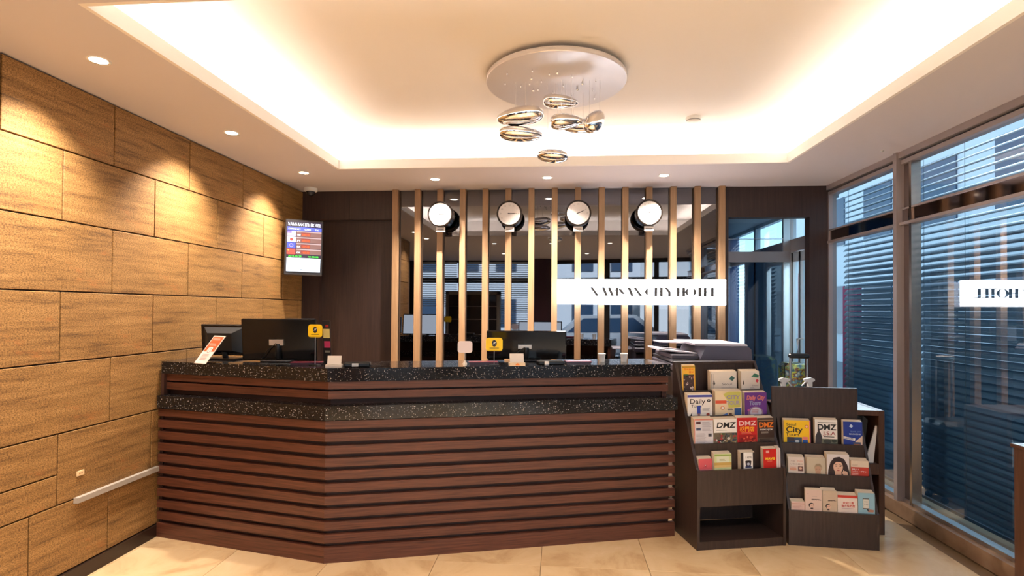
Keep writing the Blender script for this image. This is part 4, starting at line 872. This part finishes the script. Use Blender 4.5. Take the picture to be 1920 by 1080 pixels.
s2('red and white tour guides, right end of the middle tier', 1, .398, .500, .512, .045, ink(196, 62, 46), [('r', 0, .72, 1, 1, ink(226, 206, 184)), ('l', .05, .78, .5, .84, 2, ink(190, 160, 140)), ('t', '特典ガイド', .06, .60, .07, Wt, 'LEFT', .40, .02), ('t', 'ソウル・プサン', .06, .51, .07, Wt, 'LEFT', .80, .02), ('l', .06, .38, .5, .48, 3, ink(240, 190, 180)), ('e', .14, .24, .1, .045, ink(70, 130, 210))])
beauty = [('l', .38, .66, .92, .70, 1, ink(90, 70, 66)), ('t', '面部护理 一体化', .36, .645, .05, ink(70, 56, 54), 'LEFT', .58, .01), ('l', .4, .76, .8, .78, 1, ink(190, 160, 150)), ('e', .16, .86, .03, .02, ink(190, 160, 150)), ('e', .36, .47, .17, .085, ink(56, 40, 40)), ('e', .40, .445, .14, .075, ink(226, 186, 164)), ('e', .36, .46, .02, .006, K), ('e', .47, .46, .02, .006, K), ('r', .30, .33, .46, .38, ink(70, 50, 50)), ('e', .42, .40, .02, .008, ink(190, 80, 80))]
s2('low pink leaflets peeking over the front board, far left', 0, .022, .100, .262, .04, ink(222, 186, 172), [('r', 0, .86, 1, .90, ink(206, 150, 130)), ('l', .1, .6, .8, .8, 3, ink(206, 160, 146))])
s2('pale pink clinic leaflets with a small face, left one', 0, .104, .200, .338, .02, ink(224, 194, 178), beauty)
s2('pale beige clinic leaflets with a small face, right one', 0, .204, .286, .336, .045, ink(206, 182, 156), beauty)
s2('white hotel leaflets with a red band and red characters', 0, .290, .402, .316, .04, ink(232, 214, 200), [('r', 0, .90, 1, 1, ink(206, 62, 46)), ('t', '欢迎酒店', .26, .66, .10, ink(204, 52, 40), 'LEFT', .56, .02), ('t', '官方免税店', .18, .54, .10, ink(204, 52, 40), 'LEFT', .68, .02), ('l', .2, .46, .8, .50, 1, ink(190, 150, 160))])
s2('light blue phone service leaflets, right end of the front pocket', 0, .406, .500, .335, .045, ink(150, 190, 204), [('r', .28, .44, .66, .82, ink(60, 56, 56)), ('r', .30, .47, .64, .79, ink(226, 220, 206)), ('t', '9:10', .36, .58, .08, ink(60, 56, 60), 'LEFT', .22), ('t', 'FREE', .36, .68, .05, ink(120, 116, 110), 'LEFT', .2), ('p', [(.55, .34), (.66, .44), (.95, .42), (.9, .34)], ink(180, 130, 110)), ('p', [(.48, .46), (.56, .38), (.66, .36), (.60, .44)], ink(54, 46, 50))])

# side cabinet with open shelves
RO3 = Vector((2.118, 3.708, 0)); c3 = thing('side_cabinet', 'brown two-shelf open cabinet behind the low brochure rack', 'cabinet', RO3, RA2)
CW = .66
B((-.035, 0, 0), (0, .34, .80), .002).build('side_panel', cab_m, c3); B((-CW, .03, 0), (-CW+.02, .34, .80)).build('side_panel', cab_m, c3)
B((-.21, 0, .765), (-.035, .34, .80), .002).build('top_board', cab_m, c3); B((-CW, .03, .765), (-.21, .34, .80)).build('top_board', cab_m, c3)
B((-.21, 0, .385), (-.035, .34, .455), .002).build('shelf', cab_m, c3); B((-CW+.02, .33, .0), (-.035, .34, .765)).build('back_panel', cab_m, c3)
B((-.21, .01, 0), (-.035, .33, .05)).build('plinth', cab_m, c3)
bgk = thing('shoulder_bag', 'black bag standing in the upper shelf of the side cabinet', 'bag', RO3+Vector((-.12, .12, .456)), RA2)
MB().prism([(-.075, 0), (.03, 0), (.06, .27), (.03, .295), (-.06, .285)], -.04, .10, 1).build('body', matte_black, bgk)
MB().tube([(-.04, -.02, .27), (-.02, -.05, .30), (.02, -.05, .29), (.035, -.02, .22)], .006, 6).build('strap', black_m, bgk)
tag(MB().prism([(-.03, 0), (.022, 0), (.046, .24), (.036, .24)], -.01, 0, 1).build('white_envelope', paper_m, None, RO3+Vector((-.075, .04, .456)), (0, 0, RA2)), 'white folded sheet leaning beside the black bag', 'paper')
tag(MB().box((-.03, 0, 0), (.02, .03, .23)).build('paper_bundle', page_m, None, RO3+Vector((-.08, .07, .051)), (0, 0, RA2)), 'cream paper bundle on the lower shelf of the side cabinet', 'paper')
# spray bottles on the side cabinet
def spray(label, x, y, rz):
    t = thing('spray_bottle', label, 'spray bottle', (x, y, .80), rz)
    MB().lathe([(0, 0), (.024, .002), (.026, .02), (.025, .085), (.012, .108), (.011, .118)], (0, 0, 0), 2, 20).build('bottle', pm('milky_plastic', (.7, .72, .75), .3), t)
    hd = MB(); hd.prism([(-.014, .116), (.013, .116), (.013, .135), (.02, .150), (.042, .158), (.042, .170), (-.006, .178), (-.030, .170), (-.032, .155), (-.014, .148)], -.010, .010, 1); hd.build('spray_head', white_m, t)
    MB().prism([(.022, .152), (.030, .154), (.060, .122), (.056, .118)], -.005, .005, 1).build('trigger', white_m, t)
spray('white trigger spray bottle, left of the suitcase handle', 1.575, 3.93, R(4)); spray('white trigger spray bottle, right of the suitcase handle', 1.765, 3.96, R(188))
# suitcases
def suitcase(name, label, loc, rz, w, d, h, mat, handle):
    t = thing(name, label, 'suitcase', loc, rz)
    B((-w/2, -d/2, .05), (w/2, d/2, h), .035).build('shell', mat, t)
    for x in (-w/2+.05, w/2-.05):
        for y in (-d/2+.04, d/2-.04): MB().lathe([(.022, 0), (.022, .02)], (x, y-.01, .022), 1, 14).build('wheel', matte_black, t)
    MB().box((-w/2-.002, -.006, .05), (w/2+.002, .006, h+.002)).build('zip_band', matte_black, t)
    if handle:
        for x in (-.062, .062): MB().tube([(x, d/2-.03, h-.02), (x, d/2-.03, handle)], .0085, 10).build('handle_rod', satin_m, t)
        MB().box((-.078, d/2-.052, handle-.012), (.078, d/2-.012, handle+.028), None, .012).build('handle_grip', black_m, t)
    return t
suitcase('suitcase', 'dark suitcase with its chrome pull handle raised behind the racks', (1.93, 4.45, 0), R(-5), .36, .24, .62, pm('dark_shell', (.02, .02, .025), .35), 1.075)
pat = noise_mat('collage_print', [(.30, s2l(30, 36, 44)), (.42, s2l(70, 110, 130)), (.50, s2l(170, 190, 90)), (.56, s2l(120, 50, 40)), (.62, s2l(60, 130, 150)), (.75, s2l(210, 205, 190))], nscale=14, detail=3, rough=.3, rnd=False)[0]
suitcase('suitcase', 'tall suitcase with a multicoloured printed shell by the portal', (2.35, 5.56, 0), R(2), .22, .36, .93, pat, None)
# brown cabinet edge at the right of the frame
ec = thing('wooden_stand', 'dark reddish brown wooden stand at the lower right edge of the frame', 'stand', (2.32, 2.86, 0))
B((-.09, -.36, .78), (.09, .02, .80), .003).build('top_board', cab_m, ec); B((-.08, -.35, 0), (.08, .01, .78), .002).build('body', cab_m, ec); B((-.07, .01, .30), (.07, .014, .76), .002).build('door_panel', cab_m, ec)
